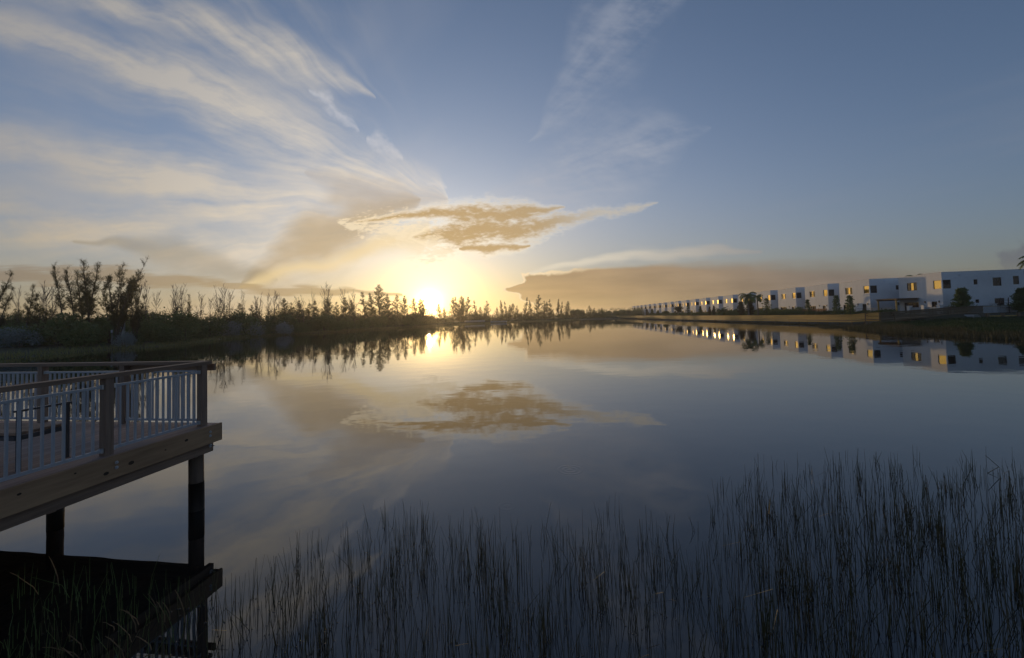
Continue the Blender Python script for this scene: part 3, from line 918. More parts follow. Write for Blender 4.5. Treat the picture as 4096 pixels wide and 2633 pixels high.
G2 = lambda x, y, z=0.0: tuple(hp(x, y, z))
rail_fence('garden_rail', 'black horizontal rail fence in front of the second white house', [G2(-4.8, 4.5), G2(-4.8, 24.5)], [8], M['black_metal'], 1.25)

# red cedar fence with horizontal boards in front of the farther gardens
cf = empty('cedar_fence', G2(-3.6, 25.5), ROW_ANG * -1)
tag(cf, 'rust red slatted fence behind the hedge in front of the white houses', 'fence')
for k in range(30):
    MB().box((-0.05, k * 3.0 - 0.05, 0), (0.05, k * 3.0 + 0.05, 1.5)).build('post', M['rust_fence'], cf)
me_ = MB().box((-0.02, 0.06, 0), (0.02, 2.94, 0.13)).mesh('slat', M['rust_fence'])
for k in range(29):
    for j in range(8):
        link('slat', me_, cf, (0, k * 3.0, 0.15 + j * 0.165))

# ------------------------------------------------------------------ boardwalk along the right bank
BW = [(69.5, 268, 1.70), (65.6, 215, 1.70), (62.0, 172, 1.70), (59.2, 135, 1.70), (57.4, 105, 1.71), (56.5, 82, 1.74), (56.2, 66.5, 1.80), (56.0, 63.2, 2.04), (55.9, 60.9, 2.08)]
BE = [(55.9, 60.9, 2.08), (62.0, 62.3, 2.20), (74.0, 65.2, 2.62), (77.5, 65.9, 2.64)]
walk = empty('boardwalk', (57, 90, 0))
tag(walk, 'long timber boardwalk with slatted side along the right bank', 'boardwalk')


def resample(pts, step):
    out = [Vector(pts[0])]
    for a, b in zip(pts[:-1], pts[1:]):
        a, b = Vector(a), Vector(b)
        n = max(1, round((b - a).length / step))
        out += [a.lerp(b, k / n) for k in range(1, n + 1)]
    return out


O = Vector((57, 90, 0))
lakeside = list(reversed(resample(BW, 4.8)))
landside = resample(BE, 4.4)
Z = Vector((0, 0, 1))
NS, SH, SG = 7, 0.115, 0.022
segs = [(a, b, 0) for a, b in zip(lakeside[:-1], lakeside[1:])] + [(a, b, 1) for a, b in zip(landside[:-1], landside[1:])]
far = MB()
for k, (a, b, side) in enumerate(segs):
    a, b = a - O, b - O
    out_ = (b - a).cross(Z).normalized() * (-1 if side == 0 else 1)
    if k == 0: pass
    indiv = k < 34 or side == 1
    d = (b - a).normalized() * 0.012
    for j in range(NS):
        z = -0.05 - j * (SH + SG)
        if indiv: MB().bar(a + d + Z * z, b - d + Z * z, 0.035, SH).build('slat', M['board_shaded' if side else 'board'], walk)
        else: far.bar(a + d + Z * z, b - d + Z * z, 0.035, SH)
    z = -0.05 - NS * (SH + SG) - 0.07
    mb = MB() if indiv else far
    mb.bar(a + d + Z * (z - 0.06), b - d + Z * (z - 0.06), 0.06, 0.20)
    if indiv: mb.build('fascia_board', M['board_shaded' if side else 'board'], walk)
    # deck, posts, piles
    inw = -out_
    mb = MB()
    mb.bar(a + inw * 1.1 + Z * (z + 0.04), b + inw * 1.1 + Z * (z + 0.04), 2.1, 0.06)
    mb.build('deck_section', M['board_dark'], walk)
    MB().bar(a + d + Z * 0.03, b - d + Z * 0.03, 0.14, 0.04).build('cap_rail', M['board_shaded' if side else 'board'], walk)
    for off in (0.10, 2.1):
        p = a + inw * off
        MB().box((p.x - 0.05, p.y - 0.05, -0.6), (p.x + 0.05, p.y + 0.05, p.z + 0.005)).build('post', M['board_dark'], walk)
    MB().bar(a + inw * 2.16 + Z * -0.1, b + inw * 2.16 + Z * -0.1, 0.035, 0.14).bar(a + inw * 2.16 + Z * -0.45, b + inw * 2.16 + Z * -0.45, 0.035, 0.14).build('land_rail', M['board_dark'], walk)
f_ = far.build('far_slats', M['board'], walk)
f_['kind'] = 'stuff'

# white picket railing at the landing, right edge
wf = empty('white_railing', (77.6, 66.0, 1.45))
tag(wf, 'white picket railing at the landing, right edge', 'railing')
for a, b in (((0, 0), (8.0, 0.6)), ((8.0, 0.6), (16.0, 1.2))):
    A, B = Vector((*a, 0)), Vector((*b, 0))
    MB().bar(A + Z * 1.12, B + Z * 1.12, 0.13, 0.05).build('top_rail', M['board'], wf)
    MB().bar(A + Z * 0.12, B + Z * 0.12, 0.05, 0.06).build('bottom_rail', M['white_paint'], wf)
    for k in range(40):
        c = A.lerp(B, (k + 0.5) / 40)
        MB().box((c.x - 0.02, c.y - 0.02, 0.152), (c.x + 0.02, c.y + 0.02, 1.092)).build('picket', M['white_paint'], wf)
    MB().box((A.x - 0.06, A.y - 0.06, -0.2), (A.x + 0.06, A.y + 0.06, 1.09)).build('post', M['white_paint'], wf)

# low timber retaining wall below it
rw = empty('retaining_wall', (74.2, 62.8, 0.2))
tag(rw, 'low timber retaining wall with posts below the white railing', 'retaining wall', kind='thing')
for k in range(7):
    x_ = k * 2.45
    MB().box((x_ - 0.17, -0.3, -0.4), (x_ + 0.17, 0.0, 1.28)).build('post', M['board_dark'], rw)
    for j in range(4):
        MB().box((x_ + 0.175, -0.1, -0.1 + j * 0.26), (x_ + 2.27, 0.02, 0.15 + j * 0.26)).build('timber', M['board'] if k < 2 else M['board_dark'], rw)
# concrete outfall pipe under the boardwalk end
of = empty('outfall_pipe', (71.9, 62.6, 0.3))
tag(of, 'pale concrete outfall pipe end under the boardwalk ramp', 'pipe')
MB().tube([(0, -0.5, 0.45), (0, 1.6, 0.45)], 0.62, 18).build('barrel', M['concrete'], of, True)
MB().tube([(0, -0.56, 0.45), (0, -0.505, 0.45)], 0.68, 18).build('collar', M['concrete'], of, True)

# low grey walls on the far lawn
for (xa, xb, lab) in ((1858, 1940, 'left of the two low pale walls on the far lawn'), (1962, 2027, 'right of the two low pale walls on the far lawn')):
    a, b = at(xa, 1277, 205), at(xb, 1274, 214)
    g = gz(a.x, a.y)
    wroot = empty('low_wall', (a.x, a.y, g))
    tag(wroot, lab, 'wall', kind='thing')
    L = Vector((b.x - a.x, b.y - a.y, 0))
    n = 5
    for k in range(n):
        MB().bar(L * (k / n) + Z * 0.45, L * ((k + 0.95) / n) + Z * 0.45, 0.25, 0.9 + 0.08 * (k % 2)).build('wall_panel', M['concrete'], wroot)

# grey utility pole with a meter box on the left bank
pp = at(492, 1331, 62.0)
pz = gz(pp.x, pp.y)
pole = empty('utility_pole', (pp.x, pp.y, pz))
tag(pole, 'short grey utility pole with a meter box on the left bank', 'pole')
ph = at(492, 1240, 62.0).z - pz
MB().tube([(0, 0, -0.3), (0, 0, ph)], [0.30, 0.20], 10).build('shaft', M['pole'], pole, True)
MB().box((-0.72, -0.22, ph * 0.55), (-0.30, 0.1, ph * 0.55 + 0.72)).build('meter_box', M['white_metal'], pole)
MB().tube([(0.15, -0.1, ph - 0.9), (0.45, -0.15, ph - 0.75), (0.5, -0.15, ph - 0.55)], 0.09, 7).build('lamp_arm', M['white_metal'], pole)
# small white sign near it
sp_ = at(448, 1326, 60.5)
sg = empty('small_sign', (sp_.x, sp_.y, gz(sp_.x, sp_.y)))
tag(sg, 'small white sign plate on a stake left of the utility pole', 'sign')
sh_ = sp_.z - sg.location.z
MB().box((-0.03, -0.03, -0.2), (0.03, 0.03, sh_ + 0.2)).build('stake', M['pole'], sg)
MB().box((-0.14, -0.05, sh_ - 0.2), (0.14, -0.031, sh_ + 0.22)).build('plate', M['white_metal'], sg)

# ------------------------------------------------------------------ plants: one mesh set per kind, copied to every plant
def leaf_tris(rng, centers, size, n_per, spread, up=0.0, narrow=0.35, out=None):
    """n_per pointed leaves round every centre; returns vertices (3 per leaf)."""
    C = np.repeat(np.asarray(centers, float), n_per, axis=0)
    n = len(C)
    base = C + rng.normal(0, 1, (n, 3)) * spread
    d = rng.normal(0, 1, (n, 3)); d[:, 2] += up
    if out is not None: d += np.repeat(np.asarray(out, float), n_per, axis=0) * 1.2
    d /= np.linalg.norm(d, axis=1)[:, None]
    sd = np.cross(d, rng.normal(0, 1, (n, 3))); sd /= np.linalg.norm(sd, axis=1)[:, None] + 1e-9
    if hasattr(size, '__len__'): size = np.repeat(np.asarray(size, float), n_per)[:, None]
    L = size * rng.uniform(0.6, 1.3, (n, 1))
    tip = base + d * L
    mid = base + d * L * 0.45
    a = mid + sd * L * narrow * 0.5; b = mid - sd * L * narrow * 0.5
    V_ = np.stack([base, a, tip, b], 1).reshape(-1, 3)
    return V_


def quads(n): return np.arange(n * 4).reshape(n, 4)


def crown_mesh(name, V_, mat): return np_mesh(name, V_, quads(len(V_) // 4), mat)


def casuarina(seed, spread=0.22, nb=40, tuft=6, leaves=4, size=0.050, lean=0.0, bare_low=0.1, ragged=0.3, stems=1, plume=0.0, narrow=0.13):
    """Unit-height casuarina: (trunk mesh, crown mesh). Thin sprays of needles along rising branches, sky between them."""
    rng = np.random.default_rng(seed)
    mb = MB(); cs, outs = [], []
    for s in range(stems):
        if stems == 1: off = np.array([lean, 0.0])
        else:
            a = 2 * math.pi * s / stems + rng.uniform(-.5, .5)
            off = np.array([math.cos(a), math.sin(a)]) * rng.uniform(0.08, 0.24) + np.array([lean, 0])
        top = rng.uniform(0.66, 0.98) if s else 1.0
        bend = rng.normal(0, 0.022, 2)
        def P(t):
            xy = off * (t ** 1.35) + bend * math.sin(t * 5)
            return np.array([xy[0], xy[1], t * top])
        mb.tube([P(t) for t in np.linspace(-0.03 if s == 0 else 0.02, 1, 8)], list(np.linspace(0.013, 0.0022, 8) * (1.0 if stems == 1 else 0.7)), 5)
        hole = rng.uniform(0, 1, 12) < ragged * 0.6
        for k in range(nb):
            t = bare_low + (1 - bare_low) * (k + rng.uniform(0, 1)) / nb
            if hole[int(t * 11.99)] and rng.uniform() < 0.75 and t < 0.93: continue
            p0 = P(min(t, 1))
            env = (1.0 - t) ** 0.85 * (0.45 + 0.55 * min(1, (t - bare_low) / 0.2 + 0.2))
            if plume: env = plume * (0.5 + 0.5 * math.sin(math.pi * min(1, (t - bare_low) / (1 - bare_low) * 1.08)))
            L = spread * env * rng.uniform(0.45, 1.3) + 0.012
            az = rng.uniform(0, 2 * math.pi)
            el = rng.uniform(0.25, 0.85) + (0.35 if plume else 0)
            d = np.array([math.cos(az) * math.cos(el), math.sin(az) * math.cos(el), math.sin(el)])
            p2 = p0 + d * L * 0.6; p1 = p2 + (d + np.array([0, 0, 0.30])) * L * 0.4
            mb.tube([p0, p2, p1], [0.0030 * (1.1 - t) + 0.0008, 0.0015, 0.0006], 3, cap=False)
            for j in range(tuft):
                u = 0.18 + 0.82 * (j + rng.uniform(0, 1)) / tuft
                c = (p0 + (p2 - p0) * u / 0.6) if u < 0.6 else p2 + (p1 - p2) * (u - 0.6) / 0.4
                cs.append(c); outs.append(d * 0.9 + np.array([0, 0, 0.25]))
        cs.append(P(0.985)); outs.append([off[0], off[1], 2.6])
    zs = np.clip(np.array([c[2] for c in cs]), 0, 1)
    V_ = leaf_tris(rng, cs, size * (1.15 - 0.7 * zs ** 2), leaves, size * 0.22, 0.15, narrow, outs)
    return mb.mesh('trunk', M['bark'], True), crown_mesh('crown', V_, M['needle'])


def bare_tree(seed, n=9):
    rng = np.random.default_rng(seed)
    mb = MB()
    tw = MB()
    bend = rng.normal(0, 0.03, 2)
    P = lambda t: np.array([bend[0] * math.sin(t * 3), bend[1] * math.sin(t * 2.6), t])
    mb.tube([P(t) for t in np.linspace(-0.03, 1, 8)], list(np.linspace(0.0085, 0.0016, 8)), 5)
    for k in range(n):
        t = rng.uniform(0.2, 0.95)
        L = rng.uniform(0.12, 0.38) * (1.1 - t * 0.5)
        az = rng.uniform(0, 6.28); el = rng.uniform(0.9, 1.35)
        d = np.array([math.cos(az) * math.cos(el), math.sin(az) * math.cos(el), math.sin(el)])
        p0 = P(t); p1 = p0 + d * L * 0.5; p2 = p1 + (d + np.array([0, 0, 0.3])) * L * 0.5
        tw.tube([p0, p1, p2], [0.0030, 0.0022, 0.0012], 3, cap=False)
        for j in range(5):
            u = rng.uniform(0.3, 0.9); q0 = p0 + (p2 - p0) * u
            a2 = rng.uniform(0, 6.28); e = np.array([math.cos(a2) * 0.4, math.sin(a2) * 0.4, 0.9])
            tw.tube([q0, q0 + e * L * 0.35], [0.0018, 0.0009], 3, cap=False)
    cs = [P(t) + rng.normal(0, 0.02, 3) for t in np.linspace(0.06, 0.62, 44)]
    V_ = leaf_tris(rng, cs, 0.05, 8, 0.035, 0.6, 0.18)
    return mb.mesh('trunk', M['bark_pale'], True), tw.mesh('twigs', M['bark_pale']), crown_mesh('crown', V_, M['needle'])


def lumpy(rng, n, rx, rz, lumps, base=0.0, shell=0.55, ragged=0.25):
    """Points through a lumpy mound (unit radii rx, rz) with outward directions."""
    L = []
    for _ in range(lumps):
        a = rng.uniform(0, 6.283); r = rng.uniform(0.1, 0.72) * rx
        L.append((math.cos(a) * r, math.sin(a) * r, base + rz * rng.uniform(0.18, 0.80) * (1 - 0.45 * (r / rx) ** 2), rng.uniform(0.36 - 0.45 * ragged, 0.46 - 0.12 * ragged) * min(rx, rz)))
    L = np.array(L)
    k = rng.integers(0, lumps, n)
    d = rng.normal(0, 1, (n, 3)); d /= np.linalg.norm(d, axis=1)[:, None]
    r = rng.uniform(shell, 1.0, (n, 1)) ** 0.6 * (1 + ragged * rng.exponential(0.35, (n, 1)))
    P = L[k, :3] + d * r * L[k, 3:4]
    ok = P[:, 2] > 0.01
    return P[ok], d[ok]


def bush(seed, n=900, per=3, size=0.10, rx=0.62, rz=0.9, lumps=13, mat='leaf', narrow=0.5, stem_mat='bark', ragged=0.25):
    rng = np.random.default_rng(seed)
    P, D = lumpy(rng, n, rx, rz, lumps, ragged=ragged)
    V_ = leaf_tris(rng, P, size, per, size * 0.35, 0.35, narrow, D * 0.8)
    mb = MB()
    for k in range(6):
        a = rng.uniform(0, 6.28); r = rng.uniform(0.15, 0.45) * rx
        mb.tube([(0.05 * math.cos(a), 0.05 * math.sin(a), -0.04), (r * 0.5 * math.cos(a), r * 0.5 * math.sin(a), rz * 0.35), (r * math.cos(a), r * math.sin(a), rz * 0.7)], [0.022, 0.016, 0.006], 5)
    return mb.mesh('stem', M[stem_mat], True), crown_mesh('foliage', V_, M[mat])


def broad_tree(seed, n=1100, mat='leaf', rx=0.34, z0=0.30, size=0.055, lumps=14, per=3):
    rng = np.random.default_rng(seed)
    P, D = lumpy(rng, n, rx, 1 - z0, lumps, z0 - 0.05)
    V_ = leaf_tris(rng, P, size, per, size * 0.4, 0.1, 0.5, D * 0.8)
    mb = MB()
    mb.tube([(0, 0, -0.03), (0.01, 0, z0 * 0.7), (0.0, 0.01, z0 * 1.3), (0.01, 0, 0.8)], [0.022, 0.018, 0.014, 0.004], 7)
    for k in range(9):
        a = rng.uniform(0, 6.28); t = rng.uniform(z0 * 0.8, 0.7); r = rng.uniform(0.4, 0.8) * rx
        mb.tube([(0, 0, t), (r * 0.5 * math.cos(a), r * 0.5 * math.sin(a), t + 0.1), (r * math.cos(a), r * math.sin(a), t + 0.22)], [0.009, 0.006, 0.002], 4, cap=False)
    return mb.mesh('trunk', M['bark'], True), crown_mesh('crown', V_, M[mat])


def cone_tree(seed, n=900, mat='leaf', r0=0.30, size=0.06, z0=0.06, per=4, airy=0.0, narrow=0.4):
    """Pyramidal young tree, branches in tiers."""
    rng = np.random.default_rng(seed)
    mb = MB(); mb.tube([(0, 0, -0.03), (0, 0, 0.5), (0.01, 0, 0.98)], [0.014, 0.009, 0.002], 6)
    cs, outs = [], []
    nb = 46
    for k in range(nb):
        t = z0 + (1 - z0) * (k / nb) ** 0.9
        if rng.uniform() < airy: continue
        L = r0 * (1 - t) ** 0.7 * rng.uniform(0.6, 1.15) + 0.02
        if t < 0.2: L *= 0.55 + 2.2 * t
        a = k * 2.4 + rng.uniform(-.4, .4)
        e = np.array([math.cos(a) * L, math.sin(a) * L, L * rng.uniform(0.15, 0.6)])
        p0 = np.array([0, 0, t])
        mb.tube([p0, p0 + e], [0.004, 0.001], 3, cap=False)
        m_ = max(2, int(n / nb))
        u = rng.uniform(0.15, 1.0, m_)[:, None]
        cs.append(p0 + e * u); outs.append(np.repeat(e[None] / L, m_, 0))
    cs = np.concatenate(cs); outs = np.concatenate(outs)
    V_ = leaf_tris(rng, cs, size, per, size * 0.35, 0.3, narrow, outs * 0.8)
    return mb.mesh('trunk', M['bark'], True), crown_mesh('crown', V_, M[mat])


def palm(seed, nf=15, trunk=0.72, fl=0.34, tr=0.022, stiff=0.0, arch=1.0):
    """Feather palm: (trunk mesh, list of frond meshes)."""
    rng = np.random.default_rng(seed)
    mb = MB()
    mb.tube([(0, 0, -0.03), (0.005, 0, trunk * 0.35), (0, 0.004, trunk * 0.8), (0, 0, trunk)], [tr * 1.15, tr * 1.2, tr * 0.95, tr * 0.75], 9)
    fronds = []
    for k in range(nf):
        a = 2.4 * k + rng.uniform(-.25, .25)
        el = 1.25 - 1.35 * (k / nf) + stiff
        Lf = fl * rng.uniform(0.85, 1.1)
        h = np.array([math.cos(a), math.sin(a), 0])
        pts = []
        p = np.array([0, 0, trunk]); e = el
        n = 9
        for j in range(n + 1):
            pts.append(p.copy())
            p = p + (h * math.cos(e) + np.array([0, 0, math.sin(e)])) * Lf / n
            e -= 0.20 * arch
        f = MB(); f.tube(pts, list(np.linspace(0.006, 0.0012, n + 1)), 4)
        sd = np.array([-math.sin(a), math.cos(a), 0])
        for j in range(1, n + 1):
            for m_ in range(3):
                u = j - 1 + (m_ + 0.5) / 3
                i0 = int(u); q = pts[i0] + (pts[i0 + 1] - pts[i0]) * (u - i0)
                d = pts[i0 + 1] - pts[i0]; d = d / np.linalg.norm(d)
                ll = Lf * 0.33 * math.sin(math.pi * min(1, 0.12 + 0.88 * u / n) * 0.93)
                for s in (-1, 1):
                    tip = q + (sd * s * 0.85 + d * 0.45 + np.array([0, 0, -0.35 + rng.uniform(-.2, .15)])) * ll
                    w = d * 0.011
                    f.face([q - w, q + w, tip])
        fronds.append(f.mesh('frond', M['leaf']))
    return mb.mesh('trunk', M['bark_pale'], True), fronds


KIND = {}
for i in range(6): KIND['cas%d' % i] = [('trunk', 0), ('crown', 1)], casuarina(20 + i, spread=(0.30, 0.36, 0.24, 0.32, 0.38, 0.20)[i], ragged=(0.15, 0.05, 0.15, 0.3, 0.3, 0.1)[i], nb=(80, 96, 76, 70, 76, 76)[i], leaves=5, tuft=8, size=0.042, narrow=0.24, bare_low=0.04)
for i in range(3): KIND['tuf%d' % i] = [('trunk', 0), ('crown', 1)], casuarina(50 + i, spread=0.10, nb=64, tuft=5, leaves=10, size=0.038, lean=(-0.16, 0.05, 0.26)[i], bare_low=0.25, ragged=0.45, plume=0.95)
for i in range(3): KIND['mul%d' % i] = [('trunk', 0), ('crown', 1)], casuarina(60 + i, spread=0.10, nb=34, tuft=5, leaves=10, size=0.038, lean=(0.0, 0.12, 0.02)[i], stems=(6, 8, 5)[i], bare_low=0.25, ragged=0.6, plume=0.9)
for i in range(5): KIND['bare%d' % i] = [('trunk', 0), ('twigs', 1), ('crown', 2)], bare_tree(80 + i, 12 + i * 3)
for i in range(4): KIND['bush%d' % i] = [('stem', 0), ('foliage', 1)], bush(90 + i, n=1100, per=3, size=0.085, rx=(0.62, 0.8, 0.55, 0.9)[i])
for i in range(2): KIND['gold%d' % i] = [('stem', 0), ('foliage', 1)], bush(97 + i, n=800, per=3, size=0.09, mat='leaf_bright')
for i in range(3): KIND['silv%d' % i] = [('stem', 0), ('foliage', 1)], bush(100 + i, n=900, per=4, size=0.085, rx=(0.85, 0.7, 0.8)[i], mat='leaf_silver', narrow=0.28, stem_mat='bark_pale', lumps=(30, 24, 34)[i], rz=(0.8, 0.9, 0.85)[i], ragged=0.55)
for i in range(3): KIND['broad%d' % i] = [('trunk', 0), ('crown', 1)], broad_tree(110 + i, rx=(0.34, 0.42, 0.30)[i], mat=('leaf', 'leaf', 'leaf_brown')[i])
KIND['cone0'] = [('trunk', 0), ('crown', 1)], cone_tree(120, n=1400, r0=0.42, size=0.075, z0=0.03, per=4)
KIND['cone1'] = [('trunk', 0), ('crown', 1)], cone_tree(121, n=900, r0=0.30, size=0.065, mat='leaf_brown')
KIND['airy0'] = [('trunk', 0), ('crown', 1)], cone_tree(122, n=420, r0=0.32, size=0.045, per=3, mat='leaf_bright', airy=0.15, narrow=0.5)
KIND['airy1'] = [('trunk', 0), ('crown', 1)], cone_tree(123, n=420, r0=0.22, size=0.055, per=3, mat='leaf', airy=0.1, narrow=0.6)


def plant(kind, name, x, y, h, label, cat, group=None, rz=None, sx=1.0, z=None, rng_=random.Random(9)):
    parts, meshes = KIND[kind]
    g = gz(x, y) if z is None else z
    root = empty(name, (x, y, g - 0.02), rng_.uniform(0, 6.28) if rz is None else rz)
    root.scale = (h * sx, h * sx, h)
    for nm, k in parts: link(nm, meshes[k], root)
    return tag(root, label, cat, group)


LEAN = {'tuf0': -0.16, 'tuf1': 0.05, 'tuf2': 0.26, 'mul1': 0.12}


def plant_px(kind, name, px, ptop, Y, label, cat, group=None, sx=1.0, rz=None, z=None):
    """Plant at depth Y whose tip shows at (px, ptop) in the photograph."""
    t = at(px, ptop, Y)
    g = gz(t.x, t.y) if z is None else z
    if rz is not None and kind in LEAN: t.x -= LEAN[kind] * (t.z - g) * sx * math.cos(rz)
    return plant(kind, name, t.x, t.y, max(0.4, t.z - g), label, cat, group, rz, sx, z)


GL = 'trees of the left bank'
# tall casuarinas at the left
NEARL = [
    ('tuf2', 24, 1090, 58, 'feathery casuarina leaning in at the extreme left edge', 1.0, 0.2),
    ('tuf2', 50, 1152, 60, 'low bent casuarina drooping beside the left edge', 1.1, 0.0),
    ('tuf1', 126, 1145, 60, 'slim casuarina with one dense dark tuft above the silvery bush', 1.0, 0.0),
    ('cas2', 156, 1175, 60, 'short casuarina just right of the tufted slim one', 0.9, None),
    ('tuf0', 223, 1063, 60, 'tall slender casuarina leaning left, leftmost of the tall cluster', 0.8, 0.15),
    ('tuf0', 264, 1078, 61, 'leaning bushy casuarina, second of the tall left cluster', 1.0, 0.0),
    ('tuf1', 312, 1088, 63, 'shorter plumed casuarina in the middle of the tall left cluster', 1.1, 2.9),
    ('tuf1', 333, 1048, 62, 'tallest upright casuarina of the left cluster with plume top', 1.15, 2.6),
    ('tuf1', 377, 1060, 63, 'plumed casuarina just left of the open spreading one', 1.15, 0.3),
    ('mul1', 500, 1042, 60, 'open spreading casuarina with long sprays behind the utility pole', 0.85, 0.3),
    ('mul0', 540, 1112, 62, 'dense dark casuarina to the right behind the utility pole', 0.6, None),
    ('cas4', 425, 1140, 66, 'thin see-through casuarina left of the spreading one', 0.7, None),
]
for k, px, pt, Y, lab, sx, rz in NEARL:
    plant_px(k, 'casuarina_tree', px, pt, Y, lab, 'tree', GL, sx, rz)

# leafless saplings along the left bank
BARE = [(79, 1166, 60), (172, 1152, 62), (193, 1146, 62), (216, 1156, 62), (572, 1148, 66), (590, 1150, 66), (628, 1178, 70), (681, 1158, 74), (700, 1166, 76), (719, 1160, 74), (805, 1186, 82), (840, 1200, 84),
        (863, 1158, 86), (902, 1158, 88), (927, 1176, 90), (974, 1176, 94), (1017, 1192, 98), (1047, 1184, 100), (1071, 1180, 104), (1092, 1184, 104), (1120, 1188, 106), (1186, 1192, 112), (1216, 1192, 112),
        (1246, 1176, 115), (1297, 1162, 118), (1314, 1148, 118), (1370, 1162, 124), (1400, 1180, 126), (1419, 1176, 130)]
for i, (px, pt, Y) in enumerate(BARE):
    plant_px('bare%d' % (i % 5), 'bare_tree', px, pt, Y + 5, 'leafless grey sapling, %s from the left along the left bank' % ORD[i], 'tree', 'leafless saplings of the left bank', 1.0 + 0.5 * (i % 3 == 1))

# dark casuarinas from the middle of the left bank up to the sun
LEFT = [(1010, 1222, 108, 0), (960, 1215, 100, 4), (1025, 1226, 112, 2), (1141, 1196, 118, 1), (1165, 1212, 118, 3), (1197, 1203, 118, 0), (1236, 1214, 122, 4), (1265, 1204, 122, 2), (1310, 1193, 126, 1), (1345, 1210, 128, 3), (1381, 1192, 132, 0), (1406, 1202, 134, 5),
        (1453, 1170, 150, 2), (1482, 1174, 150, 5), (1515, 1142, 152, 1), (1551, 1178, 154, 0), (1588, 1182, 156, 4), (1618, 1184, 160, 0), (1657, 1195, 164, 4), (1681, 1197, 166, 1), (1694, 1200, 168, 3)]
for i, (px, pt, Y, v) in enumerate(sorted(LEFT)):
    lab = 'tall pointed casuarina standing highest just left of the low sun' if px == 1515 else 'dark casuarina, %s from the left of those left of the sun' % ORD[i]
    plant_px('cas%d' % v, 'casuarina_tree', px, pt, Y + 6, lab, 'tree', 'casuarinas left of the sun', 1.25)
# casuarinas right of the sun on the far bank
RIGHT = [(1756, 1216, 190, 4), (1776, 1232, 192, 0), (1813, 1192, 202, 0), (1825, 1189, 204, 2), (1843, 1186, 206, 1), (1852, 1192, 206, 5), (1871, 1189, 210, 0), (1898, 1203, 214, 2), (1921, 1228, 218, 4), (1946, 1205, 224, 3), (1988, 1230, 232, 0), (2004, 1203, 234, 5),
         (2020, 1208, 236, 2), (2038, 1221, 238, 4), (2050, 1215, 240, 1), (2068, 1224, 242, 3), (2105, 1191, 248, 2), (2119, 1203, 250, 5), (2153, 1181, 254, 0), (2176, 1205, 256, 3), (2187, 1208, 258, 0), (2200, 1198, 260, 2), (2233, 1197, 264, 5), (2247, 1208, 266, 2), (2270, 1206, 268, 1),
         (2357, 1223, 276, 4), (2378, 1232, 278, 2), (2408, 1232, 280, 4)]
for i, (px, pt, Y, v) in enumerate(RIGHT):
    lab = 'tallest casuarina on the far bank right of the sun' if px == 2153 else 'far bank casuarina, %s to the right of the sun' % ORD[i]
    plant_px('cas%d' % v, 'casuarina_tree', px, pt, Y, lab, 'tree', 'casuarinas right of the sun', 1.2 if v in (0, 1, 3, 4) else 1.0)
for i, (px, pt, Y, v) in enumerate([(2300, 1231, 268, 0), (2325, 1236, 270, 1), (2436, 1240, 284, 0), (2462, 1241, 286, 1), (2490, 1236, 288, 0), (2515, 1238, 290, 2)]):
    plant_px('broad%d' % v, 'broadleaf_tree', px, pt, Y, 'low round tree, %s from the left before the end of the house row' % ORD[i], 'tree', 'round trees at the far end', 1.5)

# shrubs of the left bank
plant_px('silv0', 'silver_bush', 78, 1292, 55.5, 'silvery grey bush at the left edge above the deck railing', 'bush', None, 1.15)
plant_px('bush1', 'green_bush', 250, 1250, 58.5, 'large dark green bush right of the silvery bush at the left', 'bush', None, 0.95)
plant_px('silv1', 'silver_bush', 497, 1318, 58.5, 'small silvery bush at the foot of the utility pole', 'bush', None, 0.95)
plant_px('broad0', 'green_bush', 742, 1228, 72, 'tall rounded green bush between the utility pole and the silvery row', 'bush', None, 0.95)
plant_px('tuf1', 'casuarina_tree', 756, 1182, 76, 'thin tree with a dark knob of foliage above the rounded green bush', 'tree', GL, 0.8)
plant_px('silv0', 'silver_bush', 906, 1274, 90, 'silvery bush on a bare stem, first right of the rounded green bush', 'bush', None, 1.0)
plant_px('silv2', 'silver_bush', 1018, 1286, 96, 'smallest silvery bush, between the two silvery ones on stems', 'bush', None, 0.9)
plant_px('silv1', 'silver_bush', 1138, 1282, 103, 'silvery bush on a bare stem, farthest right on the left bank', 'bush', None, 1.1)
plant_px('gold0', 'yellowish_bush', 1060, 1306, 99, 'yellowish round shrub by the water between silvery bushes', 'bush', None, 1.0)
GB = [(20, 1300, 60), (60, 1262, 66), (150, 1256, 68), (330, 1290, 58), (400, 1262, 64), (445, 1290, 63), (560, 1282, 64), (610, 1256, 72), (640, 1286, 66), (690, 1310, 66), (800, 1290, 78), (845, 1268, 86), (930, 1250, 96), (972, 1248, 96), (1070, 1282, 104),
      (1120, 1258, 108), (1160, 1262, 108), (1205, 1290, 108), (1260, 1262, 114), (1300, 1258, 116), (1340, 1276, 116), (1390, 1270, 128), (1440, 1262, 138), (1490, 1268, 144), (1530, 1262, 148), (1580, 1266, 154), (1630, 1262, 162), (1680, 1264, 170), (1720, 1262, 178)]
for i, (px, pt, Y) in enumerate(GB):
    plant_px('bush%d' % (i % 4), 'green_bush', px, pt, Y, 'dark green shrub, %s from the left along the left bank' % ORD[i], 'bush', 'shrubs of the left bank', 1.05)

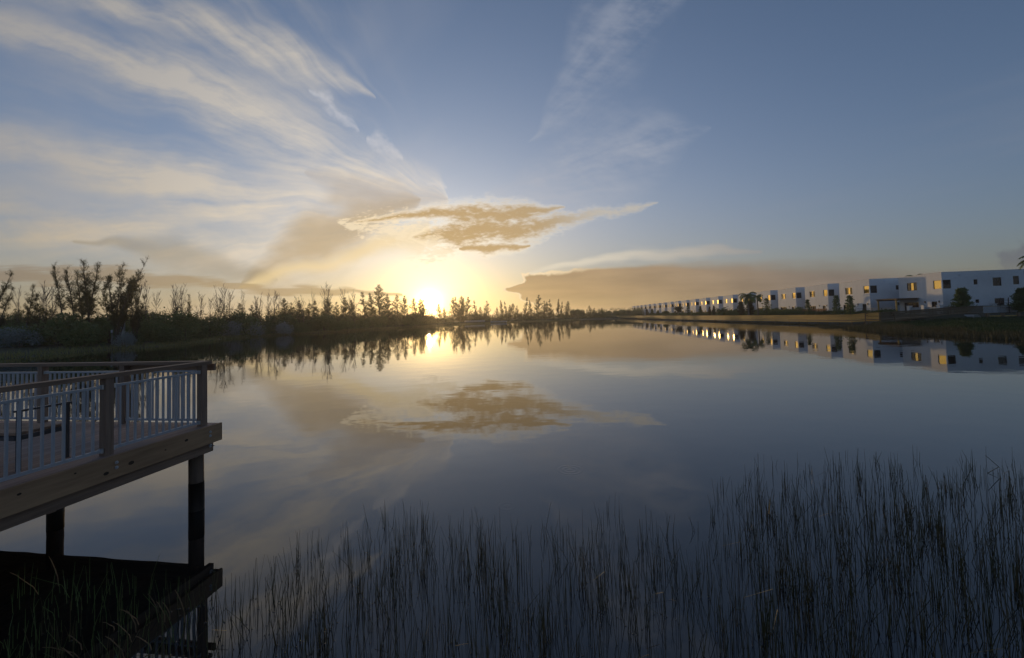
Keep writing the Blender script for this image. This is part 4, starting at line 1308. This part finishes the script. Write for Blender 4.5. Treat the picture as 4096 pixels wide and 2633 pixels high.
# garden trees in front of the houses
GR = 'garden trees of the right bank'
GARD = [('cone0', 3845, 1157, 67.6, 'bushy dark conical tree before the gable of the nearest house', 1.0),
        ('cone0', 4085, 1157, 64.9, 'dark bushy tree cut by the right edge behind the white railing', 1.15),
        ('airy1', 3398, 1185, 75, 'young tree with sparse round leaves by the black rail fence', 1.1),
        ('airy1', 3344, 1185, 80, 'slim young tree before the third house gable', 1.0),
        ('airy1', 3230, 1200, 88, 'slim dark young tree between the third and fourth house', 1.0),
        ('airy0', 3065, 1194, 104, 'airy round young tree before the fifth house', 1.3),
        ('cone1', 3000, 1205, 112, 'brown conical tree right below the tall palm', 1.1),
        ('cone1', 2963, 1208, 118, 'brown conical tree left below the tall palm', 1.1),
        ('cone1', 2855, 1225, 140, 'slim conical tree right of the squat date palm side', 0.7),
        ('cone1', 2838, 1228, 142, 'slim conical tree left of the squat date palm', 0.7),
        ('cone0', 2801, 1226, 150, 'small dark conifer before the eighth house', 0.6),
        ('airy0', 2752, 1222, 160, 'layered young pine before the ninth house', 1.3),
        ('broad2', 2715, 1219, 165, 'round brownish tree before the far part of the house row', 1.3),
        ('broad0', 2663, 1240, 180, 'low round tree before the far part of the house row', 1.5),
        ('cone0', 2632, 1243, 190, 'small clipped conifer before the far houses', 0.9),
        ('cone0', 2608, 1237, 205, 'taller of two conifers before the far houses', 0.8),
        ('cone1', 2587, 1237, 215, 'leftmost conifer before the far end of the house row', 1.0)]
for k, px, pt, Y, lab, sx in GARD:
    plant_px(k, 'garden_tree', px, pt, Y, lab, 'tree', GR, sx)


def palm_thing(name, px, ptop, Y, label, seed, z=None, **kw):
    t = at(px, ptop, Y)
    g = gz(t.x, t.y) if z is None else z
    tm, fr = palm(seed, **kw)
    root = empty(name, (t.x, t.y, g))
    h = (t.z - g)
    root.scale = (h, h, h)
    link('trunk', tm, root)
    for f in fr: link('frond', f, root)
    tag(root, label, 'palm')


palm_thing('royal_palm', 2990, 1163, 107, 'tall feather palm with drooping fronds before the sixth house', 5, nf=13, trunk=0.80, fl=0.42, arch=1.25)
palm_thing('royal_palm', 3028, 1172, 110, 'slender palm close behind the tall feather palm', 6, nf=11, trunk=0.82, fl=0.36, arch=1.35)
palm_thing('date_palm', 2886, 1215, 136, 'squat date palm with a wide fan of fronds before the seventh house', 7, nf=26, trunk=0.30, fl=0.75, tr=0.05, arch=0.75)
palm_thing('royal_palm', 3660, 1094, 100, 'palm whose top shows above the roof of the nearest house', 8, nf=14, trunk=0.88, fl=0.22)
palm_thing('royal_palm', 4180, 990, 62, 'palm whose fronds reach in at the right edge above the house', 9, nf=18, trunk=0.80, fl=0.36, arch=1.15)

# ------------------------------------------------------------------ uncountable growth
def blades(rng, pts, h, w, lean=0.25):
    """Grass blades (one narrow triangle each) standing on pts (n, 3)."""
    n = len(pts)
    a = rng.uniform(0, 6.283, n)
    hh = h * rng.uniform(0.55, 1.2, n)
    d = np.stack([np.cos(a), np.sin(a), np.zeros(n)], 1)
    l = rng.normal(0, lean, (n, 2))
    tip = pts + np.stack([l[:, 0] * hh, l[:, 1] * hh, hh], 1)
    return np.stack([pts - d * w, pts + d * w, tip], 1).reshape(-1, 3)


def tri_mesh(name, V_, mat): return np_mesh(name, V_, np.arange(len(V_)).reshape(-1, 3), mat)


def scatter(rng, n, box, dmin, dmax, extra=None):
    x = rng.uniform(box[0], box[1], n); y = rng.uniform(box[2], box[3], n)
    d = shore_dist(x, y)
    ok = (d > dmin) & (d < dmax)
    if extra is not None: ok &= extra(x, y, d)
    x, y, d = x[ok], y[ok], d[ok]
    return np.stack([x, y, np.maximum(ground_z(x, y, d), -0.05)], 1), d


rng = np.random.default_rng(11)
P1, d1 = scatter(rng, 330000, (-75, 40, 25, 262), -1.2, 3.2)
o = link('bank_grass', tri_mesh('bank_grass', blades(rng, P1, 0.62, 0.035), M['grass']))
tag(o, 'strip of olive grass along the left and far water edge', 'grass', kind='stuff')
P2, d2 = scatter(rng, 200000, (41, 75, 22, 125), -4.2, 5.0, lambda x, y, d: (((y < 60) & (d > -2)) | ((y >= 60) & (d < -1.4))) & (d < 3.2 + 0.9 * np.sin(x * 0.6 + y * 0.4)))
o = link('dry_sedge', tri_mesh('dry_sedge', blades(rng, P2, np.where(P2[:, 1] < 60, 0.52, 0.26), 0.025, 0.16), M['sedge']))
tag(o, 'band of tall dry sedge at the right water edge below the boardwalk', 'sedge', kind='stuff')
P3, d3 = scatter(rng, 150000, (42, 100, 20, 66), 2.5, 60, lambda x, y, d: (y < 62.5) & (np.sin(x * 0.45) * np.sin(y * 0.5 + x * 0.2) > -0.75))
hp3 = 0.30 + 0.18 * np.sin(P3[:, 0] * 0.5 + 1.2) * np.sin(P3[:, 1] * 0.6)
o = link('bank_lawn', tri_mesh('bank_lawn', blades(rng, P3, hp3, 0.05, 0.35), M['lawn']))
tag(o, 'lush green grass on the right bank before the retaining wall', 'grass', kind='stuff')
P4, d4 = scatter(rng, 60000, (-40, 75, 165, 275), 3.0, 18)
o = link('far_lawn', tri_mesh('far_lawn', blades(rng, P4, 0.3, 0.06, 0.3), M['lawn']))
tag(o, 'mown green strip on the far bank behind the grass edge', 'grass', kind='stuff')


def thicket(name, label, pts, h, rad, per, size, mat, seed):
    """Mass of undergrowth along a line: leaves through lumps of uneven height."""
    r = np.random.default_rng(seed)
    P, D = [], []
    for a, b in zip(pts[:-1], pts[1:]):
        L = math.hypot(b[0] - a[0], b[1] - a[1])
        for k in range(int(L / (rad * 0.55))):
            t = r.uniform()
            x, y = a[0] + (b[0] - a[0]) * t + r.normal(0, rad * 0.8), a[1] + (b[1] - a[1]) * t + r.normal(0, rad * 0.8)
            H = h * r.uniform(0.45, 1.0)
            d = r.normal(0, 1, (per, 3)); d /= np.linalg.norm(d, axis=1)[:, None]
            c = np.array([x, y, gz(x, y) + H * 0.5])
            q = c + d * r.uniform(0.5, 1, (per, 1)) ** 0.5 * np.array([rad, rad, H * 0.55])
            P.append(q); D.append(d)
    P = np.concatenate(P); D = np.concatenate(D)
    ok = P[:, 2] > 0.05
    V_ = leaf_tris(r, P[ok], size, 2, size * 0.4, 0.2, 0.5, D[ok] * 0.6)
    o = link(name, crown_mesh(name, V_, M[mat]))
    tag(o, label, 'undergrowth', kind='stuff')


thicket('left_undergrowth', 'dense low undergrowth under the trees of the left bank',
        [(-72, 52), (-66, 66), (-71, 84), (-72, 104), (-64, 122), (-60, 142), (-46, 172), (-34, 196)], 3.1, 1.7, 260, 0.26, 'leaf', 31)
thicket('left_wood', 'dim mass of thin wood behind the left bank trees',
        [(-98, 62), (-92, 90), (-88, 120), (-74, 150), (-60, 178), (-44, 202)], 4.6, 2.6, 230, 0.34, 'leaf_brown', 32)
thicket('far_wood', 'dark low wood closing the far bank right of the sun',
        [(-40, 205), (-22, 222), (-4, 240), (14, 254), (40, 268), (66, 282), (92, 300), (112, 330)], 4.2, 2.6, 230, 0.40, 'leaf', 33)
thicket('far_wood_end', 'low leafy wood at the far end of the house row',
        [(58, 272), (84, 285), (108, 300)], 6.0, 3.0, 260, 0.42, 'leaf', 34)


def spires(name, label, pts, n, h0, h1, mat, seed, wide=3.0):
    """Wood of thin young trees too close together to tell apart: slim stems, twigs and needles."""
    r = np.random.default_rng(seed)
    Ls = np.cumsum([0] + [math.hypot(b[0] - a[0], b[1] - a[1]) for a, b in zip(pts[:-1], pts[1:])])
    leaves, stems = [], []
    for k in range(n):
        u = r.uniform(0, Ls[-1])
        x = np.interp(u, Ls, [p[0] for p in pts]) + r.normal(0, wide); y = np.interp(u, Ls, [p[1] for p in pts]) + r.normal(0, wide)
        H = r.uniform(h0, h1) * (0.8 + 0.25 * math.sin(u * 0.21) * math.sin(u * 0.083 + 2)); g = gz(x, y)
        ln = r.normal(0, 0.05, 2)
        t = r.uniform(0.05, 0.95, 44) ** 0.9
        rad = H * 0.13 * (1 - t) ** 0.6
        a = r.uniform(0, 6.28, 44)
        c = np.stack([x + ln[0] * H * t + np.cos(a) * rad * r.uniform(0, 1, 44), y + ln[1] * H * t + np.sin(a) * rad * r.uniform(0, 1, 44), g + H * t], 1)
        leaves.append(c)
        for j in range(9):
            t0 = 0.0 if j == 0 else r.uniform(0.2, 0.85); L = H if j == 0 else H * r.uniform(0.12, 0.3)
            aa = r.uniform(0, 6.28); sp = 0.0 if j == 0 else 0.35
            b = np.array([x + ln[0] * H * t0, y + ln[1] * H * t0, g + H * t0])
            tip = b + np.array([math.cos(aa) * sp * L + (ln[0] * H if j == 0 else 0), math.sin(aa) * sp * L + (ln[1] * H if j == 0 else 0), L])
            w = np.array([0.035 if j == 0 else 0.02, 0, 0]); v = np.array([0, 0.035 if j == 0 else 0.02, 0])
            stems += [b - w, b + w, tip, b - v, b + v, tip]
    P = np.concatenate(leaves)
    V_ = leaf_tris(r, P, 0.44, 3, 0.12, 0.9, 0.2)
    S_ = np.array(stems)
    q = np.concatenate([V_, np.repeat(S_.reshape(-1, 3, 3), [1, 1, 2], axis=1).reshape(-1, 3)])
    nl, nsx = len(V_) // 4, len(S_) // 3
    o = link(name, np_mesh(name, q, quads(len(q) // 4), [M[mat], M['bark_pale']], np.r_[np.zeros(nl), np.ones(nsx)]))
    tag(o, label, 'wood', kind='stuff')


spires('sapling_wood', 'thin grey wood of close-grown saplings behind the left bank shrubs',
       [(-84, 62), (-76, 80), (-77, 100), (-70, 118), (-65, 140), (-50, 170), (-39, 192)], 1300, 3.4, 6.4, 'needle', 51)
spires('far_sapling_wood', 'low spiky wood on the far bank right of the sun',
       [(-30, 208), (-8, 238), (16, 256), (42, 270), (64, 284)], 300, 3.8, 6.8, 'needle', 52)


# clipped hedges behind the boardwalk
def hedge(name, label, a, b, h, wd, seed, mat='leaf'):
    r = np.random.default_rng(seed)
    L = math.hypot(b[0] - a[0], b[1] - a[1])
    n = int(L * 210)
    t = r.uniform(0, 1, n)
    x = a[0] + (b[0] - a[0]) * t + r.uniform(-wd / 2, wd / 2, n); y = a[1] + (b[1] - a[1]) * t + r.normal(0, 0.1, n)
    z = ground_z(x, y) + r.uniform(0.05, 1, n) ** 0.7 * (h * (0.85 + 0.25 * np.sin(t * L * 0.9) * np.sin(t * L * 0.37 + 1)))
    V_ = leaf_tris(r, np.stack([x, y, z], 1) - np.array([a[0], a[1], HG]), 0.17, 2, 0.06, 0.3, 0.55)
    root = empty(name, (a[0], a[1], HG))
    tag(root, label, 'hedge')
    link('foliage', crown_mesh('foliage', V_, M[mat]), root)
    mb = MB()
    for k in range(int(L / 1.2)):
        q = (k + 0.5) / int(L / 1.2)
        X_, Y_ = (b[0] - a[0]) * q, (b[1] - a[1]) * q
        mb.tube([(X_, Y_, -0.1), (X_, Y_, h * 0.6)], 0.025, 4)
    mb.build('stems', M['bark'], root)


hedge('hedge', 'leafy green hedge behind the near boardwalk, before the second and third house', (69.0, 72.0), (70.2, 96.0), 0.95, 1.2, 41, 'leaf_bright')
hedge('hedge', 'dark clipped hedge before the fourth to seventh houses', (70.3, 97.0), (75.0, 148.0), 1.0, 1.2, 42)
hedge('hedge', 'long low hedge before the far houses', (75.2, 150.0), (88.0, 262.0), 1.3, 1.4, 43)
hedge('garden_hedge', 'taller dark hedge on top of the red fence line', (72.6, 100.0), (77.5, 150.0), 1.9, 0.8, 44)


# ------------------------------------------------------------------ reed bed in the foreground
def in_bed(x, y):
    """Density of reeds on the water at (x, y): 0..1; the bed's outer edge follows the photograph's."""
    edge = np.interp(x, [-6, -4.6, -3.4, -2.6, -1.8, -1.0, -0.2, 0.6, 1.4, 2.0, 2.6, 3.6, 4.6, 6.0, 9.5], [3.9, 4.4, 4.9, 5.9, 6.6, 6.5, 5.9, 6.0, 6.5, 5.7, 6.4, 7.2, 7.9, 8.2, 8.0])
    core = np.interp(x, [-6, -4, -2.5, -1.2, 0, 1.5, 3, 5, 9], [3.0, 3.6, 4.3, 4.6, 4.4, 4.3, 4.6, 5.2, 5.4])
    return np.clip((edge - y) / np.maximum(edge - core, 0.2), 0, 1)


rr = np.random.default_rng(77)
stalks = []
cl = rr.uniform(0, 1, (66000, 2))
cx = -6.5 + 16.5 * cl[:, 0]; cy = 2.9 + 5.6 * cl[:, 1]
dn = in_bed(cx, cy)
clump = (0.5 + 0.5 * np.sin(cx * 4.3 + 1.7 * np.sin(cy * 3.3)) * np.sin(cy * 5.1 + cx * 1.3)) ** 1.1 * 1.1
keep = rr.uniform(0, 1, len(cx)) < (0.014 + 0.125 * dn ** 1.25) * (0.25 + 1.2 * clump) * (dn > 0)
keep &= (cx > -cy * 1.35 - 0.3) & (cx < cy * 1.36 + 0.3)
keep &= ~((cx < -3.1) & (rr.uniform(0, 1, len(cx)) < 0.25))
cx, cy, dn = cx[keep], cy[keep], dn[keep]
reed, men = MB(), MB()
SEG = 3
for i in range(len(cx)):
    n_ = 1 if rr.uniform() < 0.72 else int(rr.integers(2, 6))
    for j in range(n_):
        x, y = cx[i] + (rr.normal(0, 0.035) if j else 0), cy[i] + (rr.normal(0, 0.035) if j else 0)
        h = rr.uniform(0.12, 0.46) * (0.75 + 0.35 * dn[i])
        a = rr.uniform(0, 6.28)
        ln = abs(rr.normal(0, 0.14)) if rr.uniform() < 0.93 else rr.uniform(0.2, 0.55)
        cur = rr.uniform(-0.1, 0.25)
        dead = ln < 0.25 and rr.uniform() < 0.10
        r0 = rr.uniform(0.0024, 0.0044)
        pts = []
        for t in (0.0, 0.5, 1.0):
            b = ln * t + cur * t * t * ln * 2
            pts.append((x + math.cos(a) * b * h, y + math.sin(a) * b * h, -0.05 + (h + 0.05) * t))
        if not dead and rr.uniform() < 0.02:      # snapped stalk, its top folded over
            q = pts[2]; a2 = rr.uniform(0, 6.28); L2 = rr.uniform(0.1, 0.3)
            pts.append((q[0] + math.cos(a2) * L2, q[1] + math.sin(a2) * L2, max(0.004, q[2] - L2 * rr.uniform(0.3, 1.0))))
        rad = list(np.linspace(r0, r0 * 0.45, len(pts)))
        reed.tube(pts, rad, 3, 1 if dead else 0, cap=False)
        bx, by = pts[0][0], pts[0][1]
        if rr.uniform() < 0.6:
            # the little collar of water drawn up round the stalk
            k0 = len(men.v)
            for (R2, z2) in ((0.011, 0.0004), (0.0065, 0.002), (0.0035, 0.006)):
                for q in range(6): men.v.append((bx + R2 * math.cos(q * 1.047), by + R2 * math.sin(q * 1.047), z2))
            for ring in range(2):
                for q in range(6):
                    men.f.append((k0 + ring * 6 + q, k0 + ring * 6 + (q + 1) % 6, k0 + ring * 6 + 6 + (q + 1) % 6, k0 + ring * 6 + 6 + q)); men.m.append(0)
# fresh green blades below the deck, at the lower left
for i in range(190):
    y = rr.uniform(3.05, 4.9); x = rr.uniform(-1.30, -0.80) * y
    h = rr.uniform(0.12, 0.42); a = rr.uniform(0, 6.28); ln = abs(rr.normal(0, 0.16)) + (0.35 if i % 9 == 0 else 0)
    pts = [(x + math.cos(a) * ln * t * t * h, y + math.sin(a) * ln * t * t * h, -0.04 + (h + 0.04) * t) for t in (0.0, 0.5, 1.0)]
    reed.tube(pts, [0.0032, 0.0026, 0.0013], 3, 2, cap=False)
bed = reed.build('reed_bed', [M['reed'], M['reed_dead'], M['reed_fresh']])
tag(bed, 'thin dark reeds standing in the shallow water of the foreground', 'reeds', kind='stuff')
men.build('water_collars', M['water'], bed, True)['kind'] = 'stuff'

# pale dead stems arching out of the water below the deck
DEAD = [(170, 2590, 330, 2633, 0.35), (270, 2540, 330, 2600, 0.30), (420, 2545, 500, 2633, 0.35), (455, 2490, 530, 2570, 0.35), (505, 2440, 545, 2530, 0.35), (540, 2545, 610, 2600, 0.30), (590, 2375, 630, 2460, 0.3), (625, 2405, 660, 2490, 0.3), (650, 2410, 680, 2480, 0.3),
        (700, 2360, 740, 2490, 0.34), (410, 2490, 460, 2520, 0.25), (40, 2290, 160, 2378, 0.10), (195, 2225, 235, 2345, 0.12), (240, 2590, 300, 2650, 0.3), (480, 2438, 560, 2500, 0.3)]
order = {i: k for k, i in enumerate(sorted(range(len(DEAD)), key=lambda j: DEAD[j][0]))}
for i, (x0, y0, x1, y1, bend) in enumerate(DEAD):
    # (x1, y1) is where the stem leaves the water, (x0, y0) its tip
    d = _RC @ Vector(((x1 - 2048) / 1600, -(y1 - 1211) / 1600, -1)); t = -CAM_Z / d.z
    b = Vector((d.x * t, d.y * t, 0))
    tip = at(x0, y0, b.y + 0.02)
    mid = b.lerp(tip, 0.55) + Vector((0.02, 0.0, (tip - b).length * bend * 0.12))
    pts = [b * 1.0 + Vector((0, 0, -0.03)), b.lerp(mid, 0.5) + Vector((0.01, 0, 0.01)), mid, mid.lerp(tip, 0.55) + Vector((0, 0, 0.01)), tip]
    o = MB().tube(pts, [0.0042, 0.0042, 0.004, 0.0035, 0.0022], 6).build('dead_stem', M['reed_dead'], None, True)
    tag(o, 'pale dead stem arching from the water below the deck, %s from the left' % ORD[order[i]], 'stem', 'pale dead stems below the deck')

# bent reed standing alone at the right
d = _RC @ Vector(((3950 - 2048) / 1600, -(1893 - 1211) / 1600, -1)); t = -CAM_Z / d.z
b = Vector((d.x * t, d.y * t, 0))
k1, k2 = at(3995, 1868, b.y), at(3942, 1822, b.y)
o = MB().tube([b, k1, k2], [0.006, 0.006, 0.004], 5).build('snapped_reed', M['reed'])
tag(o, 'single reed snapped into a sharp angle near the right edge', 'reed')

# ------------------------------------------------------------------ humid evening air
HAZE = 0.00042
hb = MB().box((-1900, -1000, -2.4), (1900, 2100, 17.5))
hm = bpy.data.materials.new('humid_air'); hm.use_nodes = True
hn = hm.node_tree
hn.nodes.clear()
pv = hn.nodes.new('ShaderNodeVolumePrincipled')
pv.inputs['Color'].default_value = (1.0, 0.97, 0.93, 1)
pv.inputs['Density'].default_value = HAZE
pv.inputs['Anisotropy'].default_value = 0.72
ho = hn.nodes.new('ShaderNodeOutputMaterial')
hn.links.new(pv.outputs[0], ho.inputs['Volume'])
if HAZE: tag(hb.build('haze', hm), kind='stuff')
